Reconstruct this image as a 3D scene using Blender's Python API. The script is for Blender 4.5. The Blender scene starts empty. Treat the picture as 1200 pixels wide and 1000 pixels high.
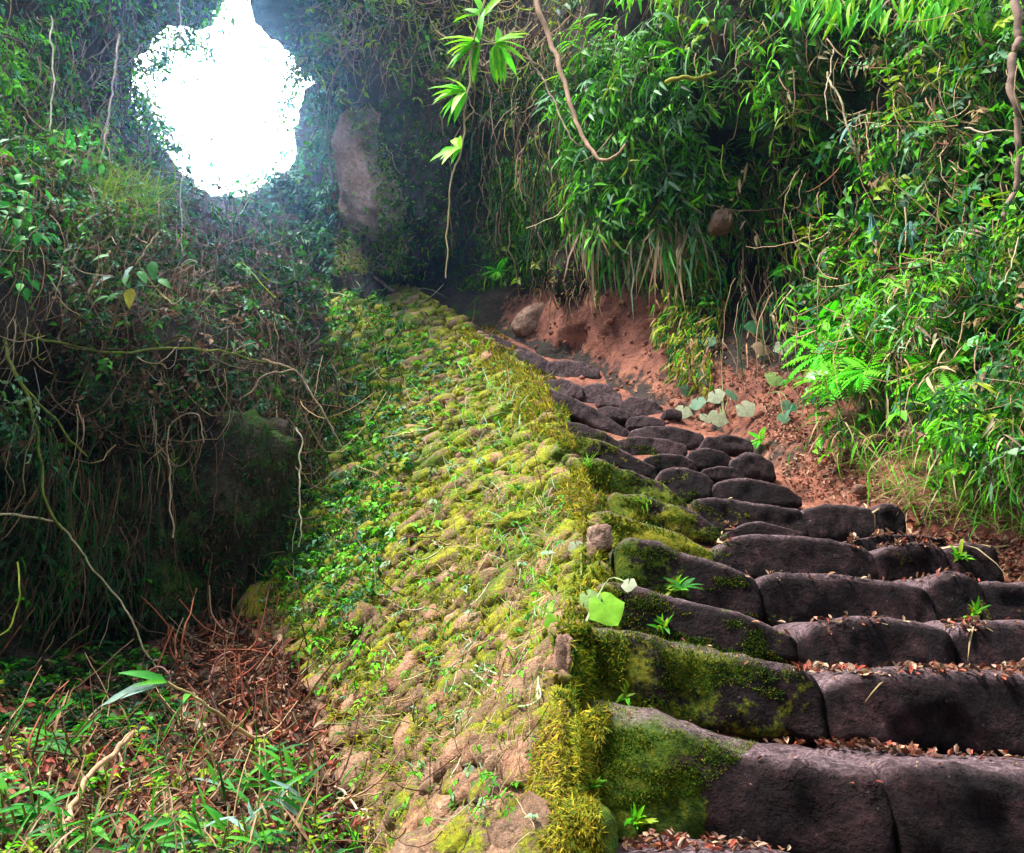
import bpy, math, random
import numpy as np
from mathutils import Vector

random.seed(7)
RNG = np.random.default_rng(11)
scene = bpy.context.scene
COL = scene.collection

# ------------------------------------------------------------------ camera, world, sun
F = 850.0
PITCH = math.radians(17.6)
cam_d = bpy.data.cameras.new("camera")
cam_d.sensor_width = 36.0
cam_d.lens = 36.0 * F / 1200.0
cam_d.clip_start = 0.05
cam_d.clip_end = 2000
cam = bpy.data.objects.new("camera", cam_d)
cam.rotation_euler = (math.radians(90) + PITCH, 0, 0)
COL.objects.link(cam)
scene.camera = cam

SUN_FROM = Vector((-0.40, -0.10, 0.91)).normalized()      # towards the sun
world = bpy.data.worlds.new("World")
scene.world = world
world.use_nodes = True
wn = world.node_tree.nodes
bg = wn["Background"]
sky = wn.new("ShaderNodeTexSky")
sky.sky_type = 'NISHITA'
sky.sun_disc = False
sky.sun_elevation = math.asin(SUN_FROM.z)
sky.sun_rotation = math.atan2(SUN_FROM.x, SUN_FROM.y)
sky.altitude = 2500
sky.air_density = 1.0
sky.dust_density = 4.0
wl_ = world.node_tree.links
tc = wn.new("ShaderNodeTexCoord")
cn = wn.new("ShaderNodeTexNoise"); cn.inputs["Scale"].default_value = 2.2; cn.inputs["Detail"].default_value = 6
wl_.new(tc.outputs["Generated"], cn.inputs["Vector"])
cr_ = wn.new("ShaderNodeMapRange"); cr_.inputs[1].default_value = 0.30; cr_.inputs[2].default_value = 0.62
cr_.inputs[3].default_value = 0.45; cr_.inputs[4].default_value = 0.95
wl_.new(cn.outputs["Fac"], cr_.inputs[0])
cm = wn.new("ShaderNodeMix"); cm.data_type = 'RGBA'
cm.inputs[7].default_value = (6.2, 6.8, 7.6, 1)          # bright thin overcast
wl_.new(cr_.outputs[0], cm.inputs[0]); wl_.new(sky.outputs[0], cm.inputs[6])
vd = wn.new("ShaderNodeVectorMath"); vd.operation = 'DOT_PRODUCT'
nv = wn.new("ShaderNodeVectorMath"); nv.operation = 'NORMALIZE'
wl_.new(tc.outputs["Generated"], nv.inputs[0]); wl_.new(nv.outputs[0], vd.inputs[0])
vd.inputs[1].default_value = Vector((-0.394, 0.818, 0.728)).normalized()
gr = wn.new("ShaderNodeMapRange"); gr.interpolation_type = 'SMOOTHERSTEP'
gr.inputs[1].default_value = math.cos(math.radians(24)); gr.inputs[2].default_value = 1.0
gr.inputs[3].default_value = 0.0; gr.inputs[4].default_value = 1.0
wl_.new(vd.outputs["Value"], gr.inputs[0])
ga = wn.new("ShaderNodeMix"); ga.data_type = 'RGBA'; ga.blend_type = 'ADD'
ga.inputs[7].default_value = (110, 122, 138, 1)
wl_.new(gr.outputs[0], ga.inputs[0]); wl_.new(cm.outputs[2], ga.inputs[6])
wl_.new(ga.outputs[2], bg.inputs[0])
bg.inputs[1].default_value = 0.11

sun_d = bpy.data.lights.new("sun", 'SUN')
sun_d.energy = 3.0
sun_d.angle = math.radians(12)
sun_d.color = (1.0, 0.95, 0.88)
sun = bpy.data.objects.new("sun", sun_d)
sun.rotation_euler = SUN_FROM.to_track_quat('Z', 'Y').to_euler()
COL.objects.link(sun)

scene.view_settings.view_transform = 'Standard'
scene.view_settings.look = 'None'
scene.view_settings.exposure = 2.0
scene.view_settings.gamma = 1.0
scene.view_settings.use_curve_mapping = False
scene.cycles.max_bounces = 5
scene.cycles.diffuse_bounces = 3
scene.cycles.transparent_max_bounces = 8

# ------------------------------------------------------------------ geometry helpers
CT, ST = math.cos(PITCH), math.sin(PITCH)


def at(px, py, D):
    """Point of the place seen at (px, py) of the 1200x1000 picture, D metres ahead."""
    px = np.asarray(px, float); py = np.asarray(py, float); D = np.asarray(D, float)
    cx = (px - 600) / F; cy = (500 - py) / F
    dy = CT - cy * ST
    k = D / dy
    return np.stack([cx * k, D + 0 * k, (ST + cy * CT) * k], axis=-1)


def proj(P):
    P = np.asarray(P, float)
    d = P[..., 1] * CT + P[..., 2] * ST
    u = -P[..., 1] * ST + P[..., 2] * CT
    d = np.where(np.abs(d) < 1e-6, 1e-6, d)
    return 600 + F * P[..., 0] / d, 500 - F * u / d


def _hash(i, j, k, seed):
    h = (i * 374761393 + j * 668265263 + k * 2147483647 + seed * 1274126177) & 0xFFFFFFFF
    h = ((h ^ (h >> 13)) * 1274126177) & 0xFFFFFFFF
    h = (h ^ (h >> 16)) & 0xFFFFFFFF
    return h.astype(np.float64) / 4294967295.0


def vnoise(P, scale, seed=0):
    Q = np.asarray(P, float) * scale + 1000.0
    I = np.floor(Q).astype(np.int64); f = Q - I
    f = f * f * (3 - 2 * f)
    r = 0
    for a in (0, 1):
        for b in (0, 1):
            for c in (0, 1):
                w = (f[..., 0] if a else 1 - f[..., 0]) * (f[..., 1] if b else 1 - f[..., 1]) * (f[..., 2] if c else 1 - f[..., 2])
                r = r + w * _hash(I[..., 0] + a, I[..., 1] + b, I[..., 2] + c, seed)
    return r * 2 - 1


def fbm(P, scale, seed=0, octs=4, gain=0.5):
    r, a, s = 0, 1.0, scale
    for o in range(octs):
        r = r + a * vnoise(P, s, seed + o * 17)
        a *= gain; s *= 2.03
    return r


class TPS:
    def __init__(self, pts):
        pts = np.array(pts, float)
        self.xy = pts[:, :2] / 500.0
        z = np.log(pts[:, 2])
        n = len(pts)
        K = self._k(self.xy[:, None, :] - self.xy[None, :, :]) + np.eye(n) * 1e-3
        Pm = np.hstack([np.ones((n, 1)), self.xy])
        A = np.zeros((n + 3, n + 3)); A[:n, :n] = K; A[:n, n:] = Pm; A[n:, :n] = Pm.T
        self.w = np.linalg.solve(A, np.concatenate([z, np.zeros(3)]))

    @staticmethod
    def _k(d):
        r2 = (d ** 2).sum(-1)
        return 0.5 * r2 * np.log(r2 + 1e-12)

    def __call__(self, px, py):
        px, py = np.broadcast_arrays(np.asarray(px, float), np.asarray(py, float))
        q = np.stack([px, py], -1) / 500.0
        sh = q.shape[:-1]; q = q.reshape(-1, 2)
        out = np.empty(len(q))
        n = len(self.xy)
        for s in range(0, len(q), 20000):
            qq = q[s:s + 20000]
            K = self._k(qq[:, None, :] - self.xy[None, :, :])
            out[s:s + 20000] = K @ self.w[:n] + self.w[n] + qq @ self.w[n + 1:]
        return np.exp(out).reshape(sh)


def inpoly(px, py, poly):
    px = np.asarray(px, float); py = np.asarray(py, float)
    c = np.zeros(px.shape, bool)
    n = len(poly)
    for i in range(n):
        x0, y0 = poly[i]; x1, y1 = poly[(i + 1) % n]
        if y0 == y1: continue
        m = ((y0 > py) != (y1 > py)) & (px < (x1 - x0) * (py - y0) / (y1 - y0) + x0)
        c ^= m
    return c


def mesh(name, V, T, col=None, smooth=True):
    V = np.ascontiguousarray(V, np.float32); T = np.ascontiguousarray(T, np.int32)
    me = bpy.data.meshes.new(name)
    k = T.shape[1]
    me.vertices.add(len(V)); me.vertices.foreach_set("co", V.ravel())
    me.loops.add(len(T) * k); me.loops.foreach_set("vertex_index", T.ravel())
    me.polygons.add(len(T))
    me.polygons.foreach_set("loop_start", np.arange(0, len(T) * k, k, dtype=np.int32))
    me.polygons.foreach_set("loop_total", np.full(len(T), k, np.int32))
    me.polygons.foreach_set("use_smooth", np.full(len(T), smooth, bool))
    if col is not None:
        ca = me.color_attributes.new("Col", 'FLOAT_COLOR', 'POINT')
        c4 = np.ones((len(V), 4), np.float32); c4[:, :3] = col
        ca.data.foreach_set("color", c4.ravel())
    me.update(calc_edges=True)
    return me


def link(name, me, mat=None, parent=None, loc=None):
    o = bpy.data.objects.new(name, me)
    COL.objects.link(o)
    if mat is not None and me is not None and len(me.materials) == 0:
        me.materials.append(mat)
    if parent is not None:
        o.parent = parent
    if loc is not None:
        o.location = loc
    return o


def empty(name, loc):
    o = bpy.data.objects.new(name, None)
    o.empty_display_size = 0.1
    o.location = [float(c) for c in loc]
    COL.objects.link(o)
    return o


def tag(o, label=None, cat=None, group=None, kind=None):
    if label: o["label"] = label
    if cat: o["category"] = cat
    if group: o["group"] = group
    if kind: o["kind"] = kind
    return o


def norm(v):
    v = np.asarray(v, float)
    return v / (np.linalg.norm(v, axis=-1, keepdims=True) + 1e-9)


# ------------------------------------------------------------------ materials
def nodes(name):
    m = bpy.data.materials.new(name); m.use_nodes = True
    nt = m.node_tree
    return m, nt, nt.nodes, nt.links, nt.nodes["Principled BSDF"]


def ramp(N, L, src, stops):
    r = N.new("ShaderNodeValToRGB")
    while len(r.color_ramp.elements) > 1: r.color_ramp.elements.remove(r.color_ramp.elements[-1])
    r.color_ramp.elements[0].position = stops[0][0]; r.color_ramp.elements[0].color = (*stops[0][1], 1)
    for p, c in stops[1:]:
        e = r.color_ramp.elements.new(p); e.color = (*c, 1)
    L.new(src, r.inputs[0])
    return r.outputs[0]


def noise_n(N, L, vec, scale, detail=6, rough=0.6, dist=0.0):
    t = N.new("ShaderNodeTexNoise")
    t.inputs["Scale"].default_value = scale; t.inputs["Detail"].default_value = detail
    t.inputs["Roughness"].default_value = rough; t.inputs["Distortion"].default_value = dist
    if vec is not None: L.new(vec, t.inputs["Vector"])
    return t.outputs["Fac"]


def mixc(N, L, fac, a, b, mode='MIX'):
    m = N.new("ShaderNodeMix"); m.data_type = 'RGBA'; m.blend_type = mode
    for src, idx in ((fac, 0), (a, 6), (b, 7)):
        if isinstance(src, (int, float)): m.inputs[idx].default_value = src
        elif isinstance(src, tuple): m.inputs[idx].default_value = (*src, 1)
        else: L.new(src, m.inputs[idx])
    return m.outputs[2]


def mth(N, L, op, a, b=None, clamp=False):
    m = N.new("ShaderNodeMath"); m.operation = op; m.use_clamp = clamp
    for s, i in ((a, 0), (b, 1)):
        if s is None: continue
        if isinstance(s, (int, float)): m.inputs[i].default_value = s
        else: L.new(s, m.inputs[i])
    return m.outputs[0]


def bumps(N, L, P, hs, dist=0.02, strength=0.8):
    prev = None
    for h, d in hs:
        b = N.new("ShaderNodeBump"); b.inputs["Strength"].default_value = strength
        b.inputs["Distance"].default_value = d
        L.new(h, b.inputs["Height"])
        if prev is not None: L.new(prev, b.inputs["Normal"])
        prev = b.outputs[0]
    L.new(prev, P.inputs["Normal"])


def ground_mat(name, stops, scale=3.0, fine=60.0, moss=None, moss_cols=None, moss_scale=4.0, rough=0.9,
               bump=0.03, attr=True, rand=0.0, spec=0.3, worn=False, soil=False, fineb=0.25, lowbare=False):
    """Earth or rock: layered noise colour, moss where attribute Col.r (or noise) calls for it."""
    m, nt, N, L, P = nodes(name)
    g = N.new("ShaderNodeNewGeometry"); pos = g.outputs["Position"]
    n1 = noise_n(N, L, pos, scale, 8, 0.65)
    n2 = noise_n(N, L, pos, fine, 6, 0.7)
    n3 = noise_n(N, L, pos, scale * 6, 6, 0.6)
    f = mth(N, L, 'ADD', mth(N, L, 'MULTIPLY', n1, 0.6), mth(N, L, 'MULTIPLY', n3, 0.4))
    base = ramp(N, L, f, stops)
    base = mixc(N, L, 0.75, base, ramp(N, L, n2, [(0.3, (0.45,) * 3), (0.5, (1.0,) * 3), (0.72, (1.7, 1.6, 1.55))]), 'MULTIPLY')
    if rand:
        oi = N.new("ShaderNodeObjectInfo")
        base = mixc(N, L, rand, base, ramp(N, L, oi.outputs["Random"], [(0, (0.55, 0.5, 0.5)), (0.5, (1, 1, 1)), (0.8, (1.3, 1.05, 0.95)), (1, (1.6, 1.45, 1.5))]), 'MULTIPLY')
    if moss is not None:
        nm = noise_n(N, L, pos, moss_scale, 7, 0.65, 0.4)
        nf = noise_n(N, L, pos, 45, 5, 0.7)
        nb = noise_n(N, L, pos, 1.7, 4, 0.6)
        if attr:
            at_ = N.new("ShaderNodeAttribute"); at_.attribute_name = "Col"
            sp = N.new("ShaderNodeSeparateColor"); L.new(at_.outputs["Color"], sp.inputs[0])
            k = mth(N, L, 'ADD', nm, mth(N, L, 'SUBTRACT', sp.outputs[0], 0.5))
        else:
            k = mth(N, L, 'ADD', nm, moss - 0.5)
        k = mth(N, L, 'ADD', k, mth(N, L, 'MULTIPLY', mth(N, L, 'SUBTRACT', nf, 0.5), 0.35))
        if lowbare:
            sx_ = N.new("ShaderNodeSeparateXYZ"); L.new(pos, sx_.inputs[0])
            mr_ = N.new("ShaderNodeMapRange"); L.new(sx_.outputs[2], mr_.inputs[0])
            for q_, v_ in enumerate((-1.1, 0.5, -0.17, 0.03)): mr_.inputs[q_ + 1].default_value = v_
            k = mth(N, L, 'ADD', k, mr_.outputs[0])
        fac = ramp(N, L, k, [(0.50, (0, 0, 0)), (0.58, (1, 1, 1))])
        mc = ramp(N, L, mth(N, L, 'ADD', mth(N, L, 'MULTIPLY', nb, 0.6), mth(N, L, 'MULTIPLY', nf, 0.4)), moss_cols)
        base = mixc(N, L, fac, base, mc)
        hm = mth(N, L, 'MULTIPLY', fac, nf)
        extra = []
        if worn:
            chip = ramp(N, L, noise_n(N, L, pos, 7, 5, 0.75, 0.15), [(0.36, (0, 0, 0)), (0.44, (.8,) * 3), (0.6, (1,) * 3)])
            extra = [(chip, 0.03)]
        bumps(N, L, P, extra + [(n3, bump), (n2, bump * fineb), (hm, 0.02)])
    else:
        bumps(N, L, P, [(n3, bump), (n2, bump * fineb)])
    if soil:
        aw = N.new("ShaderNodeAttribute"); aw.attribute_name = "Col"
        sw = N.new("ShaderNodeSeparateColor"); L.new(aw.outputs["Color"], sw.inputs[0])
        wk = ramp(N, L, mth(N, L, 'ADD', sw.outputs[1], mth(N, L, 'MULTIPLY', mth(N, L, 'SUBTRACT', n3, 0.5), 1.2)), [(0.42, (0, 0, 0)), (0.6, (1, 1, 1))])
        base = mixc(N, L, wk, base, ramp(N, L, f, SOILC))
    if worn:  # paler tops paint light from above; upper steps also get dry dust
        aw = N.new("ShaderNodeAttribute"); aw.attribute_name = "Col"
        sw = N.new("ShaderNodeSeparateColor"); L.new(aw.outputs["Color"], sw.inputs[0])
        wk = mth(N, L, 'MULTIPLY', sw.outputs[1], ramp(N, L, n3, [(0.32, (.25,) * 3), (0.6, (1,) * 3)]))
        lit_dust = ramp(N, L, n2, [(0.32, (0.06, 0.035, 0.036)), (0.5, (0.20, 0.125, 0.132)), (0.7, (0.48, 0.34, 0.355))])
        base = mixc(N, L, wk, base, lit_dust)
        lich = ramp(N, L, noise_n(N, L, pos, 22, 7, 0.75), [(0.64, (0, 0, 0)), (0.68, (.6,) * 3)])
        base = mixc(N, L, lich, base, (0.16, 0.14, 0.12))
    L.new(base, P.inputs["Base Color"])
    P.inputs["Roughness"].default_value = rough
    P.inputs["Specular IOR Level"].default_value = spec
    return m


def leaf_mat(name="leaf_surface", trans=0.38, rough=0.55, spec=0.22):
    m, nt, N, L, P = nodes(name)
    a = N.new("ShaderNodeAttribute"); a.attribute_name = "Col"
    g = N.new("ShaderNodeNewGeometry")
    n = noise_n(N, L, g.outputs["Position"], 35, 3)
    c = mixc(N, L, 0.6, a.outputs["Color"], ramp(N, L, n, [(0.3, (0.6, 0.62, 0.5)), (0.6, (1.2, 1.15, 1.1))]), 'MULTIPLY')
    L.new(c, P.inputs["Base Color"])
    P.inputs["Roughness"].default_value = rough
    P.inputs["Specular IOR Level"].default_value = spec
    t = N.new("ShaderNodeBsdfTranslucent"); L.new(c, t.inputs[0])
    mx = N.new("ShaderNodeMixShader"); mx.inputs[0].default_value = trans
    L.new(P.outputs[0], mx.inputs[1]); L.new(t.outputs[0], mx.inputs[2])
    L.new(mx.outputs[0], N["Material Output"].inputs[0])
    return m


MOSS_Y = [(0.30, (0.04, 0.09, 0.006)), (0.43, (0.11, 0.18, 0.008)), (0.50, (0.27, 0.29, 0.010)), (0.56, (0.38, 0.33, 0.012)), (0.66, (0.12, 0.26, 0.012))]
SOILC = [(0.3, (0.05, 0.018, 0.011)), (0.45, (0.14, 0.045, 0.028)), (0.56, (0.26, 0.095, 0.055)), (0.7, (0.40, 0.20, 0.13))]
MOSS_G = [(0.30, (0.008, 0.035, 0.006)), (0.5, (0.03, 0.10, 0.008)), (0.65, (0.10, 0.16, 0.012))]
M = {}
M['step'] = ground_mat("worn_purple_stone_lit_tops", [(0.34, (0.003, 0.0013, 0.0013)), (0.50, (0.010, 0.0042, 0.0045)), (0.60, (0.038, 0.0165, 0.018)), (0.72, (0.14, 0.070, 0.074))],
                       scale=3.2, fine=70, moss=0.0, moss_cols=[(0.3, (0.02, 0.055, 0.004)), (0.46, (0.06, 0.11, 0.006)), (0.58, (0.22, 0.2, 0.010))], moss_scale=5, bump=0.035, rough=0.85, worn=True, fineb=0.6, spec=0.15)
M['wallstone'] = ground_mat("mossy_pink_stone", [(0.3, (0.12, 0.065, 0.035)), (0.5, (0.30, 0.175, 0.10)), (0.7, (0.44, 0.28, 0.18))],
                            scale=5, fine=60, moss=0.54, moss_cols=MOSS_Y, moss_scale=4.5, attr=False, rand=0.8, bump=0.03, lowbare=True)
M['wallcore'] = ground_mat("mossy_mortar_earth", [(0.3, (0.03, 0.022, 0.014)), (0.6, (0.12, 0.075, 0.045))],
                           scale=4, fine=50, moss=0.55, moss_cols=MOSS_Y, attr=False, bump=0.06)
M['soil'] = ground_mat("red_path_soil", SOILC, scale=2.2, fine=40, bump=0.05)
M['gully'] = ground_mat("brown_litter_soil", [(0.3, (0.03, 0.018, 0.012)), (0.5, (0.08, 0.04, 0.028)), (0.7, (0.16, 0.085, 0.06))], scale=3, fine=45,
                        moss=0.3, moss_cols=MOSS_G, attr=False, bump=0.06)
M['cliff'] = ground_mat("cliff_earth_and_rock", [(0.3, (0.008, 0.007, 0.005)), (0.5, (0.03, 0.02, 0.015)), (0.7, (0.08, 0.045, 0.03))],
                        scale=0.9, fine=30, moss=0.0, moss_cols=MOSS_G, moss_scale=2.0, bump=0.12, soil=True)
M['pinkrock'] = ground_mat("bare_pink_rock", [(0.3, (0.10, 0.05, 0.03)), (0.5, (0.25, 0.14, 0.095)), (0.7, (0.44, 0.30, 0.23))],
                           scale=1.4, fine=20, moss=0.0, moss_cols=MOSS_Y, moss_scale=1.5, bump=0.12)
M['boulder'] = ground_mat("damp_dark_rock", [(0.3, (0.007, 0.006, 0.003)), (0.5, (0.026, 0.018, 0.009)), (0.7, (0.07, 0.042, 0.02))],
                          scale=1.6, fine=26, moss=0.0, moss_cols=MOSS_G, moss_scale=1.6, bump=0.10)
M['leaf'] = leaf_mat()
M['dry'] = leaf_mat("dry_leaf_surface", trans=0.12, rough=0.8, spec=0.2)
M['mossblade'] = leaf_mat("moss_blade_surface", trans=0.3, rough=0.9, spec=0.1)
M['bark'] = leaf_mat("bark_surface", trans=0.0, rough=0.85, spec=0.2)

# ------------------------------------------------------------------ templates
def leaf_template(rows, fold=0.15, droop=0.25, w=1.0):
    """rows: [(t, halfwidth)], first and last are points.  Length 1 along +Y, normal +Z."""
    V = []; T = []
    def z(t): return -droop * t * t
    V.append((0, 0, 0))
    for t, hw in rows:
        V += [(-hw * w, t, z(t) + fold * hw), (0, t, z(t)), (hw * w, t, z(t) + fold * hw)]
    V.append((0, 1, z(1)))
    T += [(0, 2, 1), (0, 3, 2)]
    n = len(rows)
    for i in range(n - 1):
        a = 1 + 3 * i; b = a + 3
        T += [(a, a + 1, b), (a + 1, b + 1, b), (a + 1, a + 2, b + 1), (a + 2, b + 2, b + 1)]
    a = 1 + 3 * (n - 1); e = len(V) - 1
    T += [(a, a + 1, e), (a + 1, a + 2, e)]
    return np.array(V, float), np.array(T, int)


LEAF4 = leaf_template([(0.4, 0.26)], fold=0.5, droop=0.2)
LANCE = leaf_template([(0.18, 0.07), (0.5, 0.085), (0.8, 0.05)], fold=0.5, droop=0.35)
OVATE = leaf_template([(0.15, 0.2), (0.4, 0.3), (0.7, 0.2), (0.9, 0.07)], fold=0.35, droop=0.25)
BLADE = leaf_template([(0.3, 0.022), (0.7, 0.016)], fold=0.5, droop=0.9)
BLADEUP = leaf_template([(0.35, 0.03), (0.7, 0.02)], fold=0.5, droop=0.35)
TUFT = (np.array([(-0.09, 0, 0), (0.09, 0, 0), (0.03, 0.6, -0.05), (0, 1, -0.2)], float), np.array([(0, 1, 2), (0, 2, 3)]))
DEAD = leaf_template([(0.25, 0.2), (0.6, 0.24)], fold=1.1, droop=-0.35)


def heart_template():
    V = [(0, 0, 0)]; T = []
    n = 14
    for i in range(n + 1):
        a = -math.pi * 0.94 + 2 * math.pi * 0.94 * i / n      # 0 = tip direction
        r = 0.52 * (1 + 0.25 * math.cos(a)) * (1.0 + 0.12 * math.cos(5 * a))
        x, y = math.sin(a) * r, math.cos(a) * r
        V.append((x, y, -0.28 * r * r + 0.10 * math.cos(6 * a) * r))
    for i in range(n):
        T.append((0, i + 2, i + 1))
    return np.array(V), np.array(T)


HEART = heart_template()


def frames(d, n):
    """columns x,y,z with y along d and z near n"""
    y = norm(d); x = norm(np.cross(y, n)); z = np.cross(x, y)
    return np.stack([x, y, z], axis=-1)


def inst(tpl, pos, R, size, cols, wide=None, jit=0.15):
    """n copies of a template -> V, T, C"""
    V0, T0 = tpl
    n = len(pos)
    S = np.ones((n, 1, 3)) * np.asarray(size).reshape(n, 1, 1)
    if wide is not None: S[:, :, 0] *= np.asarray(wide).reshape(n, 1)
    L = V0[None] * S
    W = np.einsum('nij,nkj->nki', R, L) + np.asarray(pos)[:, None, :]
    T = (T0[None] + (np.arange(n) * len(V0))[:, None, None]).reshape(-1, 3)
    C = np.repeat(np.asarray(cols)[:, None, :], len(V0), axis=1)
    C = C * (1 + jit * (RNG.random((n, len(V0), 1)) - 0.5))
    return W.reshape(-1, 3), T, C.reshape(-1, 3)


def joinm(parts):
    Vs, Ts, Cs, o = [], [], [], 0
    for V, T, C in parts:
        Vs.append(V); Ts.append(T + o); Cs.append(C); o += len(V)
    return np.vstack(Vs), np.vstack(Ts), np.vstack(Cs)


def palette(n, cols, w=None, var=0.25):
    cols = np.array(cols, float)
    i = RNG.choice(len(cols), n, p=None if w is None else np.array(w) / np.sum(w))
    c = cols[i] * (1 + var * (RNG.random((n, 1)) * 2 - 1)) * (1 + 0.12 * (RNG.random((n, 3)) * 2 - 1))
    return np.clip(c, 0.001, 0.95)


def tubes(P, R, cols, sides=4):
    """P (n,k,3) paths, R (n,k) radii -> V,T,C with closed ends left pointed"""
    n, k, _ = P.shape
    t = np.gradient(P, axis=1); t = norm(t)
    ref = np.where(np.abs(t[..., 2:3]) > 0.9, np.array([1.0, 0, 0]), np.array([0, 0, 1.0]))
    a = norm(np.cross(t, ref)); b = np.cross(t, a)
    ang = np.arange(sides) * 2 * math.pi / sides
    V = P[:, :, None, :] + R[:, :, None, None] * (a[:, :, None, :] * np.cos(ang)[None, None, :, None] + b[:, :, None, :] * np.sin(ang)[None, None, :, None])
    V = V.reshape(-1, 3)
    T = []
    for i in range(k - 1):
        for s in range(sides):
            s2 = (s + 1) % sides
            T += [(i * sides + s, i * sides + s2, (i + 1) * sides + s), (i * sides + s2, (i + 1) * sides + s2, (i + 1) * sides + s)]
    T = np.array(T)
    T = (T[None] + (np.arange(n) * k * sides)[:, None, None]).reshape(-1, 3)
    C = np.repeat(np.asarray(cols)[:, None, :], k * sides, axis=1).reshape(-1, 3)
    C = C * (1 + 0.3 * (RNG.random((len(C), 1)) - 0.5))
    return V, T, C


def smooth_path(pts, n, wob=0.0, seed=0):
    """Catmull-Rom through 3D pts, n samples"""
    P = np.array(pts, float)
    Q = np.vstack([2 * P[0] - P[1], P, 2 * P[-1] - P[-2]])
    out = []
    m = len(P) - 1
    for u in np.linspace(0, m - 1e-6, n):
        i = int(u); f = u - i
        p0, p1, p2, p3 = Q[i], Q[i + 1], Q[i + 2], Q[i + 3]
        out.append(0.5 * ((2 * p1) + (-p0 + p2) * f + (2 * p0 - 5 * p1 + 4 * p2 - p3) * f * f + (-p0 + 3 * p1 - 3 * p2 + p3) * f ** 3))
    out = np.array(out)
    if wob:
        o3 = np.stack([fbm(out + 7.3 * j + seed, 2.5 / max(wob * 20, .2), 5 + j, 3) for j in range(3)], -1)
        out = out + o3 * wob
    return out


# ------------------------------------------------------------------ terrain depth fields (metres ahead, along the picture)
CLIFF = TPS([
    (1500, 1000, 2.4), (1500, 600, 3.0), (1500, 200, 3.5), (1500, -300, 4.2),
    (1330, 800, 3.1), (1330, 600, 3.5), (1330, 200, 3.9),
    (1200, 700, 4.0), (1200, 640, 4.2), (1200, 500, 4.8), (1200, 200, 5.0), (1200, -300, 5.2),
    (1060, 600, 5.0), (1060, 480, 5.9), (1060, 200, 6.1), (1060, -100, 6.0),
    (940, 545, 6.2), (940, 460, 7.2), (940, 400, 7.9), (900, 300, 9.4), (935, 190, 9.4), (870, 110, 7.5), (985, 110, 7.0), (900, -100, 6.8), (900, -300, 6.4),
    (870, 505, 7.3), (800, 455, 8.7), (820, 380, 9.0), (800, 300, 9.4), (800, 100, 8.3), (800, -100, 7.8),
    (700, 420, 10.6), (760, 360, 9.8), (690, 340, 11.0), (700, 250, 11.0), (660, 100, 10.5), (700, -100, 9.4), (700, -300, 8.6),
    (620, 385, 12.0), (620, 330, 12.6), (600, 200, 12.6), (600, 0, 12), (600, -250, 10.5),
    (560, 350, 13.6), (520, 320, 15.0), (520, 200, 16.0), (500, 0, 13.2), (470, 290, 14.6),
    (440, 200, 13.8), (400, 150, 14.4), (430, 300, 14.6), (380, 80, 14.6), (440, 80, 13.2), (450, -100, 12.2),
    (370, 330, 15.6), (320, 280, 16.5), (360, 200, 17), (400, -280, 11),
    (250, 250, 15.0), (150, 200, 12.5), (250, 330, 11.0), (290, 400, 9.6), (220, 410, 6.6), (330, 430, 11.5), (385, 350, 15.0), (390, 430, 13.0),
    (200, 400, 6.4), (100, 400, 5.6), (0, 400, 4.8), (0, 250, 6.2), (0, 0, 7.5), (100, 250, 8.4), (100, 100, 10.5), (150, 0, 10.5),
    (300, 0, 12.0), (200, -200, 10), (0, -200, 7.5), (-200, 0, 5.5), (-200, 400, 3.8), (-200, 800, 3.6),
    (0, 480, 5.9), (100, 480, 6.8), (200, 480, 7.8), (300, 500, 9.0), (380, 490, 12.5),
    (0, 620, 6.2), (100, 620, 7.0), (200, 620, 8.0), (300, 640, 8.8), (400, 640, 10.5),
    (0, 780, 5.6), (100, 800, 6.2), (200, 800, 7.6), (320, 780, 8.5), (0, 900, 4.6), (400, 800, 9)])

HOLE = [(190, 30), (215, 26), (250, 40), (258, 0), (255, -320), (315, -320), (292, 0), (302, 40), (332, 55), (342, 82), (374, 92), (352, 118),
        (346, 160), (332, 200), (308, 226), (268, 234), (232, 216), (198, 186), (172, 152), (148, 112), (156, 70), (178, 52)]


def cliff_P(px, py, amp=1.0):
    P = at(px, py, CLIFF(px, py))
    D = P[..., 1:2]
    d = norm(P)
    n = fbm(P, 0.9, 3, 5, 0.55) * 0.22 + np.abs(fbm(P, 0.45, 9, 3)) * 0.25 - 0.1
    return P + d * (n * amp * np.clip(P[..., 1] / 8, 0.4, 1.2))[..., None]


def _rim():
    pts = []
    for i in range(len(HOLE)):
        (x0, y0), (x1, y1) = HOLE[i], HOLE[(i + 1) % len(HOLE)]
        n = max(2, int(math.hypot(x1 - x0, y1 - y0) / 3))
        for k in range(n): pts.append((x0 + (x1 - x0) * k / n, y0 + (y1 - y0) * k / n))
    p = np.array(pts)
    q = np.stack([p[:, 0], p[:, 1], 0 * p[:, 0]], -1)
    for _ in range(3):
        p = (np.roll(p, 1, 0) + 2 * p + np.roll(p, -1, 0)) / 4
    p[:, 0] += 7 * fbm(q, .05, 3, 3); p[:, 1] += 7 * fbm(q, .05, 8, 3)
    return p


RIM = _rim()


def snap(X, Y):
    q = np.stack([X.ravel(), Y.ravel()], -1).astype(float)
    near = (q[:, 0] > 120) & (q[:, 0] < 400) & (q[:, 1] < 260)
    i = np.where(near)[0]
    d = ((q[i][:, None, :] - RIM[None]) ** 2).sum(-1)
    j = d.argmin(1); m = d[np.arange(len(i)), j] < 3.4 ** 2
    q[i[m]] = RIM[j[m]]
    return q[:, 0].reshape(X.shape), q[:, 1].reshape(X.shape)


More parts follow.
